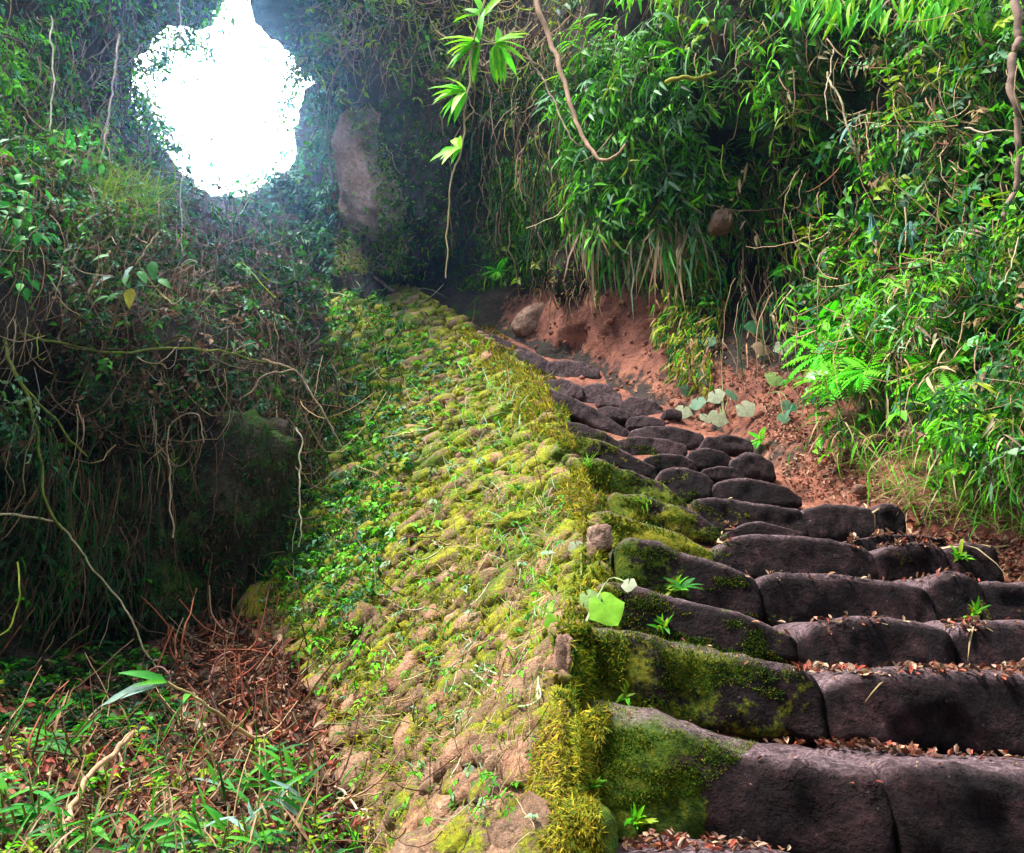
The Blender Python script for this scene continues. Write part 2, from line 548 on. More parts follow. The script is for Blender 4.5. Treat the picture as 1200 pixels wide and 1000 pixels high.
def grid_sheet(x0, x1, y0, y1, step, fn, hole=None, keep=None):
    xs = np.arange(x0, x1 + step, step); ys = np.arange(y0, y1 + step, step)
    X, Y = np.meshgrid(xs, ys)
    if hole is not None:
        X, Y = snap(X, Y)
    P = fn(X, Y)
    ny, nx = X.shape
    idx = np.arange(ny * nx).reshape(ny, nx)
    Q = np.stack([idx[:-1, :-1], idx[1:, :-1], idx[1:, 1:], idx[:-1, 1:]], -1).reshape(-1, 4)
    cx = ((X[:-1, :-1] + X[1:, 1:] + X[1:, :-1] + X[:-1, 1:]) / 4).ravel(); cy = ((Y[:-1, :-1] + Y[1:, 1:] + Y[1:, :-1] + Y[:-1, 1:]) / 4).ravel()
    m = np.ones(len(Q), bool)
    if hole is not None: m &= ~hole(cx, cy)
    if keep is not None: m &= keep(cx, cy)
    return P.reshape(-1, 3), Q[m], X.ravel(), Y.ravel()


def gauss(px, py, x, y, rx, ry):
    return np.exp(-((px - x) / rx) ** 2 - ((py - y) / ry) ** 2)


def hole_test(cx, cy):
    return inpoly(cx, cy, [tuple(p) for p in RIM])


# far ground reaching the horizon, below everything
V = np.array([(-70, -70, -4.5), (70, -70, -4.5), (70, 70, -4.5), (-70, 70, -4.5)], float)
tag(link("ground", mesh("ground", V, np.array([(0, 1, 2, 3)]), np.full((4, 3), .9)), M['gully']), kind="structure")

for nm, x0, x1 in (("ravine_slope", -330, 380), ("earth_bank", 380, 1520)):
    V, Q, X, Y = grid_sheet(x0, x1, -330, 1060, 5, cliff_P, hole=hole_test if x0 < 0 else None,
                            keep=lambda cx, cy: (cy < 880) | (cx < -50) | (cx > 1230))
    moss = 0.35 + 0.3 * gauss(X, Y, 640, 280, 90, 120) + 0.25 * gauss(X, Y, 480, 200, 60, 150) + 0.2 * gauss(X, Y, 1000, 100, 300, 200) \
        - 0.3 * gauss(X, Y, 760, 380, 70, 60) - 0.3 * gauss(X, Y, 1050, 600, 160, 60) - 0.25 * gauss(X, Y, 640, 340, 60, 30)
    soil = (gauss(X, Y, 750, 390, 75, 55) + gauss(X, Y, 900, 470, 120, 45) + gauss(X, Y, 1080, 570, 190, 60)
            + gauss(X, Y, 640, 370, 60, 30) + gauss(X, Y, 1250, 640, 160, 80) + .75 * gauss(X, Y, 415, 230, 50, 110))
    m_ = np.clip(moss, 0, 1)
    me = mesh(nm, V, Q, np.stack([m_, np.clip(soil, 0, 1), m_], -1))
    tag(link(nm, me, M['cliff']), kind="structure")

# unseen slope added behind the viewpoint to block low sky light off the risers
xs = np.linspace(-9, 9, 70); zs = np.linspace(-4.6, 8.5, 60)
XX, ZZ = np.meshgrid(xs, zs)
YY = -3.2 - 0.22 * (ZZ + 4) + 0.03 * XX ** 2
PB = np.stack([XX, YY, ZZ], -1)
PB[..., 1] += fbm(PB, .5, 31, 4) * .5
idx = np.arange(PB.shape[0] * PB.shape[1]).reshape(PB.shape[:2])
Q = np.stack([idx[:-1, :-1], idx[1:, :-1], idx[1:, 1:], idx[:-1, 1:]], -1).reshape(-1, 4)
tag(link("sky_blocking_slope", mesh("sky_blocking_slope", PB.reshape(-1, 3), Q, np.tile([.5, 0, 0], (PB.size // 3, 1))), M['cliff']), kind="structure")

# ------------------------------------------------------------------ the wall that carries the steps
SEC = np.array([  # D, top x, top y, foot x, foot y
    (1.0, 700, 1250, 430, 1800), (1.6, 680, 1000, 425, 1450), (2.0, 684, 850, 425, 1250), (2.5, 690, 752, 425, 1130), (3.0, 712, 700, 432, 1060),
    (3.5, 722, 655, 432, 1000), (4.2, 712, 600, 415, 900), (5.2, 690, 545, 385, 810), (6.2, 668, 508, 352, 745), (8.0, 640, 455, 305, 665),
    (10., 598, 418, 310, 560), (12., 556, 385, 335, 480), (14., 500, 346, 345, 405), (16., 435, 312, 342, 352), (18., 385, 290, 325, 305)])


SEC[:, 1] -= np.interp(SEC[:, 0], [1, 3, 5, 10, 18], [30, 26, 20, 8, 0])
SEC[:, 2] += np.interp(SEC[:, 0], [1, 3, 5, 10, 18], [26, 14, 8, 3, 0])


def wall_P(D, v, bulge=0.10):
    D = np.asarray(D, float); v = np.asarray(v, float)
    tx, ty, fx, fy = (np.interp(D, SEC[:, 0], SEC[:, i]) for i in (1, 2, 3, 4))
    A = at(tx, ty, D); B = at(fx, fy, D)
    P = A + (B - A) * v[..., None]
    n = np.array([-0.75, -0.25, 0.6])
    P = P + n * (np.sin(np.clip(v, 0, 1) * math.pi) * bulge)[..., None]
    P[..., 2] -= np.clip(-v, 0, 1) ** 1.3 * 5.0
    return P


def wall_N(D, v):
    e = 0.05
    a = wall_P(D + e, v) - wall_P(D - e, v); b = wall_P(D, v + 0.02) - wall_P(D, v - 0.02)
    n = norm(np.cross(a, b))
    return n * np.sign((n * np.array([-1, -0.6, 0.8])).sum(-1))[..., None]


Ds = np.exp(np.linspace(math.log(1.0), math.log(18), 190)); Vs = np.linspace(-0.12, 1.12, 90)
DD, VV = np.meshgrid(Ds, Vs, indexing='ij')
P = wall_P(DD, VV)
P = P + wall_N(DD, VV) * (fbm(P, 2.2, 21, 5, 0.6) * 0.05 - 0.03)[..., None]
idx = np.arange(P.shape[0] * P.shape[1]).reshape(P.shape[:2])
Q = np.stack([idx[:-1, :-1], idx[1:, :-1], idx[1:, 1:], idx[:-1, 1:]], -1).reshape(-1, 4)
wall = empty("retaining_wall", at(520, 990, 3.0))
tag(wall, "mossy rubble stone wall that carries the stone steps, sloping down into the gully", "wall")


def local(V, o):
    return np.asarray(V, float) - np.array(o.location)


link("wall_core", mesh("wall_core", local(P.reshape(-1, 3), wall), Q), M['wallcore'], wall)

# rubble stones
import bmesh


def ico(sub):
    bm = bmesh.new(); bmesh.ops.create_icosphere(bm, subdivisions=sub, radius=1)
    V = np.array([v.co[:] for v in bm.verts]); T = np.array([[v.index for v in f.verts] for f in bm.faces])
    bm.free(); return V, T


ICO1, ICO2, ICO3, ICO4, ICO5 = (ico(k) for k in (1, 2, 3, 4, 6))


def rock_variant(base, seed, box=0.45, amp=0.25, fr=1.3):
    V, T = base
    p = 2.0 / (1 - box)
    W = V / (np.sum(np.abs(V) ** p, axis=1) ** (1 / p))[:, None]
    W = W * (1 + amp * fbm(W + seed * 13.1, fr, seed, 3))[:, None]
    return W, T


VAR = [rock_variant(ICO2, s, .62, .34, 1.6) for s in range(12)]
VAR1 = [rock_variant(ICO1, s + 40, .55, .34, 1.6) for s in range(8)]
stone_meshes = [mesh("stone", v, t) for v, t in VAR]
for me in stone_meshes: me.materials.append(M['wallstone'])

st = []
v = 0.0
while v < 1.12:
    D = 1.45
    while D < 17.5:
        sz = np.interp(D, [2, 4, 6, 9, 14], [0.054, 0.070, 0.092, 0.12, 0.15]) * math.exp(random.gauss(-.02, .36))
        vj = v + random.uniform(-0.5, 0.5) * 0.075
        st.append((D, vj, sz))
        D += sz * random.uniform(0.75, 1.15) * (1.0 if D > 4 else 1.15)
    v += 0.041
st = np.array(st)
Ps = wall_P(st[:, 0], st[:, 1]); Ns = wall_N(st[:, 0], st[:, 1])
qx, qy = proj(Ps)
inview = (qx > -20) & (qx < 1220) & (qy > -20) & (qy < 1030)
pxs = st[:, 2] * F / st[:, 0] * np.where(inview, 1, 0)
keepm = (qy < 1250) & (RNG.random(len(st)) < 0.93)
order = np.argsort(-pxs * keepm)
chosen = order[:295]
cs = set(chosen.tolist())
# direction of courses
along = norm(wall_P(st[:, 0] + 0.05, st[:, 1]) - wall_P(st[:, 0] - 0.05, st[:, 1]))
upv = np.cross(Ns, along)
Rst = np.stack([along, Ns, upv], -1)
ang = RNG.normal(0, 0.75, len(st))
from mathutils import Matrix
for c in chosen:
    i = int(c)
    o = link("stone", stone_meshes[i % 12], None, wall)
    r = Matrix([list(row) for row in Rst[i]]) @ Matrix.Rotation(ang[i], 3, 'Y')
    sx, sy, sz_ = random.uniform(0.55, 0.95), random.uniform(0.45, 0.8), random.uniform(0.8, 1.45)
    mm = r.to_4x4() @ Matrix.Diagonal((st[i, 2] * sx * .62, st[i, 2] * sy * .62, st[i, 2] * sz_ * .62, 1))
    mm.translation = Vector(Ps[i] - np.array(wall.location) + Ns[i] * st[i, 2] * 0.07)
    o.matrix_local = mm
rest = [i for i in range(len(st)) if i not in cs and keepm[i]]
parts = []
for k in range(8):
    ii = np.array([i for i in rest if i % 8 == k])
    sc = st[ii, 2] * 0.62
    V0, T0 = VAR1[k] if k % 2 else VAR1[k]
    S = np.stack([sc * RNG.uniform(.6, 1., len(ii)), sc * RNG.uniform(.45, .8, len(ii)), sc * RNG.uniform(.8, 1.45, len(ii))], -1)
    L = V0[None] * S[:, None, :]
    W = np.einsum('nij,nkj->nki', Rst[ii], L) + (Ps[ii] + Ns[ii] * st[ii, 2:3] * 0.07)[:, None, :]
    T = (T0[None] + (np.arange(len(ii)) * len(V0))[:, None, None]).reshape(-1, 3)
    parts.append((W.reshape(-1, 3), T, np.ones((len(ii) * len(V0), 3))))
V, T, C = joinm(parts)
tag(link("small_stones", mesh("small_stones", local(V, wall), T), M['wallstone'], wall), kind="stuff")

# ------------------------------------------------------------------ steps
YD = np.array([(340, 15), (370, 13), (400, 11.5), (420, 10.5), (440, 9.5), (470, 8), (500, 7), (530, 6), (560, 5.3), (590, 4.7), (625, 4.1),
               (675, 3.5), (725, 3.0), (790, 2.5), (880, 2.0), (1000, 1.62), (1150, 1.3)])


def row_D(y): return float(np.interp(y, YD[:, 0], YD[:, 1]))


# (top edge polyline in picture, bottom y left, bottom y right, row y for depth, moss left, moss right)
STEPS = [
    ([(845, 974), (920, 984), (1010, 996), (1120, 1010)], 1120, 1130, 990, .2, .0),
    ([(1120, 1008), (1250, 1010), (1400, 1015)], 1130, 1130, 995, .0, .0),
    ([(690, 996), (760, 985), (845, 976)], 1120, 1120, 990, .4, .2),
    ([(684, 824), (705, 820), (760, 831), (830, 849), (900, 867), (960, 875), (1037, 877)], 985, 1012, 870, .85, .05),
    ([(1037, 874), (1120, 872), (1200, 882), (1330, 892), (1440, 895)], 1012, 1020, 872, .0, .0),
    ([(672, 745), (690, 737), (733, 743), (803, 755), (873, 768), (929, 778), (968, 793)], 838, 866, 785, .75, .45),
    ([(972, 800), (1000, 789), (1060, 786), (1130, 787), (1210, 789)], 866, 884, 790, .15, .1),
    ([(1212, 790), (1290, 786), (1400, 792)], 884, 890, 790, .1, .1),
    ([(700, 682), (720, 680), (760, 689), (830, 706), (880, 720), (938, 748)], 745, 775, 722, .5, .3),
    ([(948, 736), (968, 727), (1000, 722), (1037, 722), (1088, 727), (1123, 738)], 788, 790, 726, .35, .25),
    ([(1126, 736), (1150, 728), (1200, 727), (1290, 733), (1380, 740)], 792, 800, 728, .25, .1),
    ([(722, 634), (740, 631), (800, 645), (860, 662), (893, 680)], 694, 728, 675, .65, .35),
    ([(892, 676), (915, 671), (944, 671), (1013, 676), (1084, 684), (1100, 694)], 736, 734, 675, .45, .25),
    ([(1090, 682), (1116, 670), (1140, 672), (1156, 680)], 730, 731, 672, .4, .4),
    ([(1155, 678), (1200, 680), (1300, 690)], 730, 738, 675, .25, .2),
    ([(690, 598), (715, 597), (740, 606), (800, 625), (840, 648)], 640, 662, 625, .8, .6),
    ([(843, 641), (864, 627), (920, 624), (976, 630), (1013, 641), (1027, 653)], 676, 680, 628, .3, .35),
    ([(1024, 649), (1051, 637), (1084, 634), (1112, 643)], 682, 682, 632, .4, .3),
    ([(1110, 641), (1140, 634), (1174, 638)], 681, 681, 632, .4, .3),
    ([(855, 622), (875, 612), (892, 610), (943, 624)], 632, 632, 603, .3, .2),
    ([(990, 634), (1040, 626), (1112, 628)], 645, 645, 610, .1, .1),
    ([(715, 573), (730, 573), (770, 582), (820, 599), (846, 620)], 606, 640, 600, .65, .5),
    ([(811, 584), (830, 579), (860, 579), (890, 585), (946, 594)], 622, 628, 588, .5, .3),
    ([(944, 592), (965, 588), (1000, 588), (1030, 593)], 630, 630, 590, .35, .3),
    ([(1027, 592), (1045, 589), (1060, 593)], 626, 624, 590, .3, .3),
    ([(675, 534), (700, 536), (730, 545), (780, 565), (810, 592)], 560, 608, 575, .7, .55),
    ([(838, 566), (860, 559), (890, 560), (925, 569), (942, 583)], 590, 592, 560, .2, .15),
    ([(773, 549), (790, 543), (810, 545), (830, 553), (844, 576)], 585, 585, 555, .4, .3),
    ([(858, 537), (875, 531), (895, 531), (909, 541)], 561, 561, 535, .1, .1),
    ([(808, 528), (830, 525), (850, 529), (862, 537)], 549, 549, 530, .2, .1),
    ([(755, 536), (775, 531), (800, 533), (818, 542)], 550, 552, 535, .15, .1),
    ([(824, 549), (845, 544), (860, 546), (874, 555)], 561, 561, 545, .15, .1),
    ([(660, 508), (685, 509), (720, 519), (772, 548)], 530, 565, 540, .6, .35),
    ([(723, 516), (745, 511), (775, 511), (807, 520)], 534, 536, 512, .15, .1),
    ([(738, 503), (760, 496), (790, 497), (828, 508)], 524, 526, 500, .1, .1),
    ([(826, 512), (850, 508), (882, 516)], 529, 529, 508, .1, .1),
    ([(655, 490), (680, 493), (705, 502), (732, 520)], 506, 536, 508, .5, .3),
    ([(725, 471), (740, 463), (760, 464), (779, 475)], 489, 489, 465, .05, .05),
    ([(778, 480), (790, 477), (800, 481)], 489, 489, 474, .1, .1),
    ([(640, 453), (665, 460), (700, 478), (748, 510)], 472, 526, 485, .35, .15),
    ([(698, 478), (715, 474), (738, 482)], 491, 491, 478, .05, .05),
    ([(736, 489), (755, 486), (780, 492)], 500, 500, 488, .05, .05),
    ([(680, 450), (700, 446), (715, 448), (729, 460)], 474, 474, 450, .0, .0),
    ([(640, 443), (660, 440), (684, 452)], 462, 466, 446, .05, .0),
    ([(700, 462), (715, 459), (730, 466)], 476, 476, 460, .0, .0),
    ([(640, 424), (660, 420), (685, 423), (704, 432)], 443, 443, 424, .05, .0),
    ([(590, 412), (610, 408), (630, 413), (646, 424)], 432, 438, 418, .1, .05),
    ([(588, 420), (612, 430), (646, 452)], 432, 464, 430, .3, .1),
    ([(558, 388), (580, 391), (605, 402), (630, 414)], 398, 424, 400, .3, .1),
    ([(532, 370), (550, 374), (572, 390)], 382, 400, 382, .55, .3),
    ([(500, 352), (520, 356), (545, 374)], 366, 384, 362, .6, .4),
    ([(470, 338), (490, 341), (510, 356)], 352, 368, 346, .6, .5),
]
stairs = empty("stone_staircase", at(900, 1000, 1.9))
tag(stairs, "steep flight of worn purple-black stone steps climbing between the wall and the bank", "staircase")
NS = 64
base_pts = []
for si, (edge, yl, yr, ry, ml, mr) in enumerate(STEPS):
    D0 = row_D(ry)
    E = np.array(edge, float)
    width = (E[-1, 0] - E[0, 0])
    # arc-length resample of the top edge
    seg = np.concatenate([[0], np.cumsum(np.hypot(*np.diff(E, axis=0).T))])
    s = (1 - np.cos(np.linspace(0, math.pi, NS))) / 2
    s = 0.55 * s + 0.45 * np.linspace(0, 1, NS)
    ex = np.interp(s * seg[-1], seg, E[:, 0]); ey = np.interp(s * seg[-1], seg, E[:, 1])
    for _ in range(3):
        ey[1:-1] = (ey[:-2] + 2 * ey[1:-1] + ey[2:]) / 4
    left_end = E[0, 0] < 740
    Dl = D0 * (1.03 if left_end else 1.0)
    Ds_ = Dl + (D0 - Dl) * s
    top = at(ex, ey, Ds_)
    back = at(ex, ey, Ds_ + np.clip((ry - 700) / 150, 0, 1) * 0.40)
    top[:, 2] = np.minimum(top[:, 2], back[:, 2])
    by = yl + (yr - yl) * s
    bot = at(ex, by, Ds_)
    H = np.maximum(top[:, 2] - bot[:, 2], 0.06) * 1.12
    length = np.linalg.norm(top[-1] - top[0])
    nxt = row_D(ry - (70 if ry > 700 else 48 if ry > 600 else 32))
    T_ = min(max(nxt - D0 + 0.18, 0.35), 1.5)
    if width < 60: T_ = min(T_, 0.6)
    tl = min(0.5, 0.5)
    # rounded rectangle section: angles bunched at the corners
    rc = float(np.clip(H.mean() * 0.24, 0.015, 0.055))
    hy, hz = T_ / 2, H.mean() / 2
    per = []
    for cyy, czz, a0 in ((hy - rc, hz - rc, 0), (-hy + rc, hz - rc, math.pi / 2), (-hy + rc, -hz + rc, math.pi), (hy - rc, -hz + rc, 1.5 * math.pi)):
        for q_ in range(5):
            aa = a0 + q_ / 4 * math.pi / 2
            per.append((cyy + rc * math.cos(aa), czz + rc * math.sin(aa)))
        if a0 == math.pi / 2:
            for q_ in (.25, .5, .75): per.append((-hy, (hz - rc) * (1 - 2 * q_)))
        if a0 == 0:
            for q_ in (.3, .6, .85): per.append(((hy - rc) * (1 - 2 * q_), hz))
    per = np.array(per); NC = len(per)
    sy = per[:, 0] / hy; sz = per[:, 1] / hz
    q = np.abs(2 * s - 1)
    # rounded ends: end radius about a third of the height
    er = np.clip(H.mean() * 0.20 / max(length, .1) * 2, 0.02, 0.4)
    e = np.clip((1 - q) / er, 0, 1)
    e = np.sqrt(np.clip(1 - (1 - e) ** 2.4, 0, 1))
    e = 0.12 + 0.88 * e
    cy = T_ / 2
    V = np.zeros((NS, NC, 3))
    V[:, :, 0] = top[:, 0:1]
    V[:, :, 1] = Ds_[:, None] + cy + sy[None] * (T_ / 2) * (0.80 + 0.20 * e[:, None])
    cz = top[:, 2] - H / 2
    # top rounded over, keep crest at traced line, treads dip slightly backwards
    V[:, :, 2] = cz[:, None] + sz[None] * (H / 2)[:, None] * (0.55 + 0.45 * e[:, None])
    lean = (V[:, :, 2] - cz[:, None]) * 0.14
    V[:, :, 1] += lean
    capl = V[0].mean(0); capr = V[-1].mean(0)
    W = V.reshape(-1, 3)
    W = np.vstack([W, capl, capr])
    ctr = np.array([top[:, 0].mean(), D0 + cy, cz.mean()])
    dirn = W - np.stack([W[:, 0], np.full(len(W), D0 + cy), np.full(len(W), cz.mean())], -1)
    dirn = norm(dirn + np.array([0.001, 0, 0]))
    amp = min(0.03, H.mean() * 0.14)
    nz = fbm(W + si * 5.0, 3.0, 60, 2) * amp + fbm(W, 8, 61, 4, .6) * amp * 0.55 - np.clip(fbm(W, 5, 66, 2) - .45, 0, 1) * amp * 2
    # hollow worn in the middle of the tread edge
    W = W + dirn * nz[:, None]
    Tn = []
    for i in range(NS - 1):
        a = i * NC + np.arange(NC); b = i * NC + (np.arange(NC) + 1) % NC
        Tn.append(np.stack([a, b, b + NC], -1)); Tn.append(np.stack([a, b + NC, a + NC], -1))
    a = np.arange(NC); b = (np.arange(NC) + 1) % NC
    Tn.append(np.stack([b, a, np.full(NC, NS * NC)], -1))
    a2 = (NS - 1) * NC + a; b2 = (NS - 1) * NC + b
    Tn.append(np.stack([a2, b2, np.full(NC, NS * NC + 1)], -1))
    Tn = np.vstack(Tn)
    mo = ml + (mr - ml) * np.append(np.repeat(s, NC), [0, 1])
    mo = mo * 0.80 + 0.06 + (0.25 * np.exp(-((np.append(np.repeat(s, NC), [0, 1])) / 0.08) ** 2) if left_end else 0)
    lit_top = np.clip((sz - 0.72) / 0.28, 0, 1) ** 1.5  # top and crest coloured paler to look lit from above
    lit_dust_k = np.append(np.tile(lit_top, NS), [0, 0]) * 0.85
    lit_dust_k = np.maximum(lit_dust_k, float(np.clip((540 - ry) / 100, 0, 1)) * 0.38)
    org = np.array([top[:, 0].mean(), D0, cz.mean()])
    me = mesh("step_stone", W - org, Tn, np.stack([mo, lit_dust_k, mo], -1))
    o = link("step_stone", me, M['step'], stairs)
    o.location = Vector(org - np.array(stairs.location))
    for k in (0.1, 0.5, 0.9):
        base_pts.append((float(np.interp(k, s, ex)), float(yl + (yr - yl) * k), D0 + 0.08))

# soil the steps lie in, up to the foot of the bank
sel = [p for p in base_pts][::2]
thin = []
for p in sel:
    if all(math.hypot(p[0] - q[0], p[1] - q[1]) > 26 for q in thin): thin.append(p)
PATH = TPS(thin + [(1120, 605, 5.0), (1230, 640, 4.3), (1260, 720, 3.6), (1400, 800, 2.9), (1500, 1000, 2.0), (1010, 570, 6.2), (920, 520, 7.4),
                   (850, 480, 8.5), (780, 440, 9.8), (720, 412, 11.0), (1050, 560, 6.2), (640, 392, 12.3), (590, 370, 13.6)])


def path_P(px, py):
    P = at(px, py, PATH(px, py))
    P[..., 2] += fbm(P, 3, 77, 4) * 0.03 - 0.03
    return P


def wall_top_x(y):
    o = np.argsort(SEC[:, 2])
    return np.interp(y, SEC[o, 2], SEC[o, 1])


V, Q, X, Y = grid_sheet(560, 1500, 366, 1180, 7, path_P,
                        keep=lambda cx, cy: (cx > wall_top_x(cy) + 6) & (cy > 366 + np.clip(cx - 700, 0, 2000) * 0.42))
tag(link("dirt_path", mesh("dirt_path", V, Q), M['soil']), kind="structure")

# ------------------------------------------------------------------ gully floor
GUL = TPS([(-300, 1200, 1.5), (0, 1200, 1.6), (300, 1200, 1.7), (520, 1200, 1.9),
           (-300, 1000, 2.3), (0, 1000, 2.5), (300, 1000, 2.7), (440, 1000, 3.3), (520, 1000, 3.7),
           (0, 900, 3.5), (200, 900, 3.7), (400, 900, 4.4), (0, 820, 4.8), (200, 820, 5.0), (380, 820, 5.4), (-300, 850, 3.2),
           (240, 760, 6.4), (330, 735, 6.9), (390, 760, 6.6), (300, 720, 7.8), (120, 770, 6.4), (-100, 760, 5.4), (480, 800, 6.4), (450, 720, 7.6)])


def gully_P(px, py):
    P = at(px, py, GUL(px, py))
    P[..., 2] += fbm(P, 1.6, 88, 5) * 0.09
    return P


V, Q, X, Y = grid_sheet(-320, 560, 712, 1220, 7, gully_P)
tag(link("gully_floor", mesh("gully_floor", V, Q), M['gully']), kind="structure")

# ------------------------------------------------------------------ boulders and bare rock
def blob(name, cpx, cpy, D, rx, ry, rz, mat, seed, label, cat, rot=0.0, amp=0.16, moss=0.3, box=0.35, base=ICO3, sub=True, group=None):
    """rx, ry half sizes in picture pixels, rz half depth in metres"""
    c = at(cpx, cpy, D)
    b = (ICO5 if rx > 35 else ICO4) if sub else base
    W, T = rock_variant(b, seed, box, amp, 1.1)
    W = W * (1 + 0.10 * np.abs(fbm(W + seed, 2.2, seed + 3, 5)) - 0.05 * np.clip(np.abs(fbm(W, 1.7, seed + 5, 3)) * -8 + 1, 0, 1))[:, None]
    cr, sr = math.cos(rot), math.sin(rot)
    sx, sz = rx * D / F, ry * D / F
    x, z = W[:, 0] * sx, W[:, 2] * sz
    W = np.stack([x * cr - z * sr, W[:, 1] * rz, x * sr + z * cr], -1)
    me = mesh(name, W, T, np.stack([np.full(len(W), moss), np.zeros(len(W)), np.zeros(len(W))], -1))
    o = link(name, me, mat, loc=[float(k) for k in c])
    tag(o, label, cat, group)
    return o


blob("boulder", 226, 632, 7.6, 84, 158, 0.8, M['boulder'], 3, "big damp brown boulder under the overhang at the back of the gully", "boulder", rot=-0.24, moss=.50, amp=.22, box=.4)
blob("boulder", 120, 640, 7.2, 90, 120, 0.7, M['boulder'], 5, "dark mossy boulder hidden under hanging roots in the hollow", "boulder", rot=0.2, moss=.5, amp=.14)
blob("outcrop", 438, 212, 13.9, 40, 102, 0.9, M['pinkrock'], 51, "bare pink-brown rock face lit beside the sky opening", "rock", rot=0.24, moss=.36, amp=.3, box=.3)
blob("outcrop", 490, 205, 13.9, 56, 140, 1.2, M['cliff'], 12, "dark green mossy rock face right of the bare pink rock", "rock", rot=0.08, moss=.42, amp=.24, box=.3)
blob("rock", 627, 378, 12.2, 26, 20, 0.3, M['pinkrock'], 17, "pale tan rock in the earth bank beside the top steps", "rock", rot=0.5, moss=.1)
blob("rock", 674, 322, 11.4, 26, 48, 0.5, M['boulder'], 19, "brown mossy root-like rock above the red earth", "rock", rot=-0.2, moss=.45)
blob("rock", 845, 262, 8.45, 14, 13, 0.2, M['pinkrock'], 23, "small round tan rock poking out of the hanging foliage", "rock", moss=.2)
blob("mossy_stone", 684, 972, 1.72, 34, 24, 0.09, M['step'], 29, "small round mossy stone at the foot of the lowest step", "stone", moss=.85)
blob("stone_slab", 660, 795, 2.42, 11, 44, 0.05, M['pinkrock'], 31, "upright reddish stone slab under the mossy end of a step", "stone", rot=-0.08, moss=.1, box=.6)
blob("stone_slab", 702, 632, 3.75, 13, 17, 0.06, M['pinkrock'], 33, "small reddish stone under the end of a step, above the big green leaf", "stone", moss=.2, box=.6)
blob("rock", 425, 290, 15.6, 30, 26, 0.6, M['boulder'], 37, "mossy rock on the crest of the wall below the pink rock face", "rock", rot=-0.3, moss=.55)
blob("white_stone", 1007, 574, 5.2, 7, 5, 0.05, M['pinkrock'], 47, "small pale stone lying on the litter beside the path", "stone", moss=0, sub=False)

# ------------------------------------------------------------------ scattering
def area_sample(poly, n, avoid=None, dens=None):
    xs = [p[0] for p in poly]; ys = [p[1] for p in poly]
    out = []; tot = 0
    while tot < n:
        px = RNG.uniform(min(xs), max(xs), n * 3); py = RNG.uniform(min(ys), max(ys), n * 3)
        m = inpoly(px, py, poly)
        if avoid is not None: m &= ~inpoly(px, py, avoid)
        if dens is not None: m &= RNG.random(len(px)) < dens(px, py)
        out.append(np.stack([px[m], py[m]], -1)); tot += m.sum()
        if len(out) > 40: break
    return np.vstack(out)[:n].T


def sheet_N(fn, px, py, e=6):
    a = fn(px + e, py) - fn(px - e, py); b = fn(px, py + e) - fn(px, py - e)
    n = norm(np.cross(a, b))
    P = fn(px, py)
    s = np.sign((n * -P).sum(-1))
    return P, n * s[..., None]


def clumpy(scale, thr, seed, fn):
    """density that leaves gaps where the noise of the place is low"""
    def f(px, py):
        P = fn(px, py)
        v = fbm(P, scale, seed, 3)
        gap = gauss(px, py, 935, 190, 50, 110) + .8 * gauss(px, py, 900, 330, 40, 40) + .8 * gauss(px, py, 1050, 90, 50, 40) + .7 * gauss(px, py, 720, 60, 30, 60)
        return np.clip((v - thr) * 4, 0, 1) * np.clip(1 - gap, 0.06, 1)
    return f


UP = np.array([0, 0, 1.0])


def rnd(n, s=1.0): return RNG.normal(0, s, (n, 3))


def sprigs(fn, poly, n, Lpx, m, leafpx, tpl, cols, w=None, off=(0, .3), out=0.6, down=0.3, sag=0.5, twig=(0.07, 0.05, 0.03), twig_r=0.6,
           dens=None, avoid=None, wide=1.0, var=0.3, spread=0.8):
    px, py = area_sample(poly, n, avoid, dens)
    n = len(px)
    P, N = sheet_N(fn, px, py)
    D = P[:, 1:2]
    P = P + N * RNG.uniform(off[0], off[1], (n, 1))
    L = RNG.uniform(.5, 1.3, (n, 1)) * Lpx * D / F
    d = norm(N * out - UP * down + rnd(n, 0.55))
    t = np.linspace(0, 1, 5)
    path = P[:, None, :] + d[:, None, :] * (t[None, :, None] * L[:, None, :]) - UP * (t[None, :, None] ** 2 * L[:, None, :] * sag)
    Rr = np.repeat((twig_r * D / F), 5, 1) * np.linspace(1.2, .4, 5)[None]
    tw = tubes(path, Rr, palette(n, [twig], var=.4), 3)
    tj = np.clip((np.arange(m)[None] + RNG.random((n, m))) / m, 0.05, 1)
    pos = P[:, None, :] + d[:, None, :] * (tj[..., None] * L[:, None, :]) - UP * (tj[..., None] ** 2 * L[:, None, :] * sag)
    tan = norm(d[:, None, :] - UP * (2 * tj[..., None] * sag))
    side = norm(np.cross(tan, UP + 0 * tan))
    sgn = np.where(np.arange(m) % 2 == 0, 1, -1)[None, :, None]
    ld = norm(tan * 0.6 + side * sgn * spread + rnd(n * m, 0.25).reshape(n, m, 3) - UP * 0.25)
    nh = norm(UP * 0.8 + N[:, None, :] * 0.7 + rnd(n * m, 0.35).reshape(n, m, 3))
    R = frames(ld.reshape(-1, 3), nh.reshape(-1, 3))
    sz = (RNG.uniform(.55, 1.35, (n, m)) * leafpx * D / F).ravel()
    c = np.repeat(palette(n, cols, w, var), m, 0) * RNG.uniform(.75, 1.25, (n * m, 1))
    lv = inst(tpl, pos.reshape(-1, 3), R, sz, c, np.full(n * m, wide))
    return [lv], [tw]


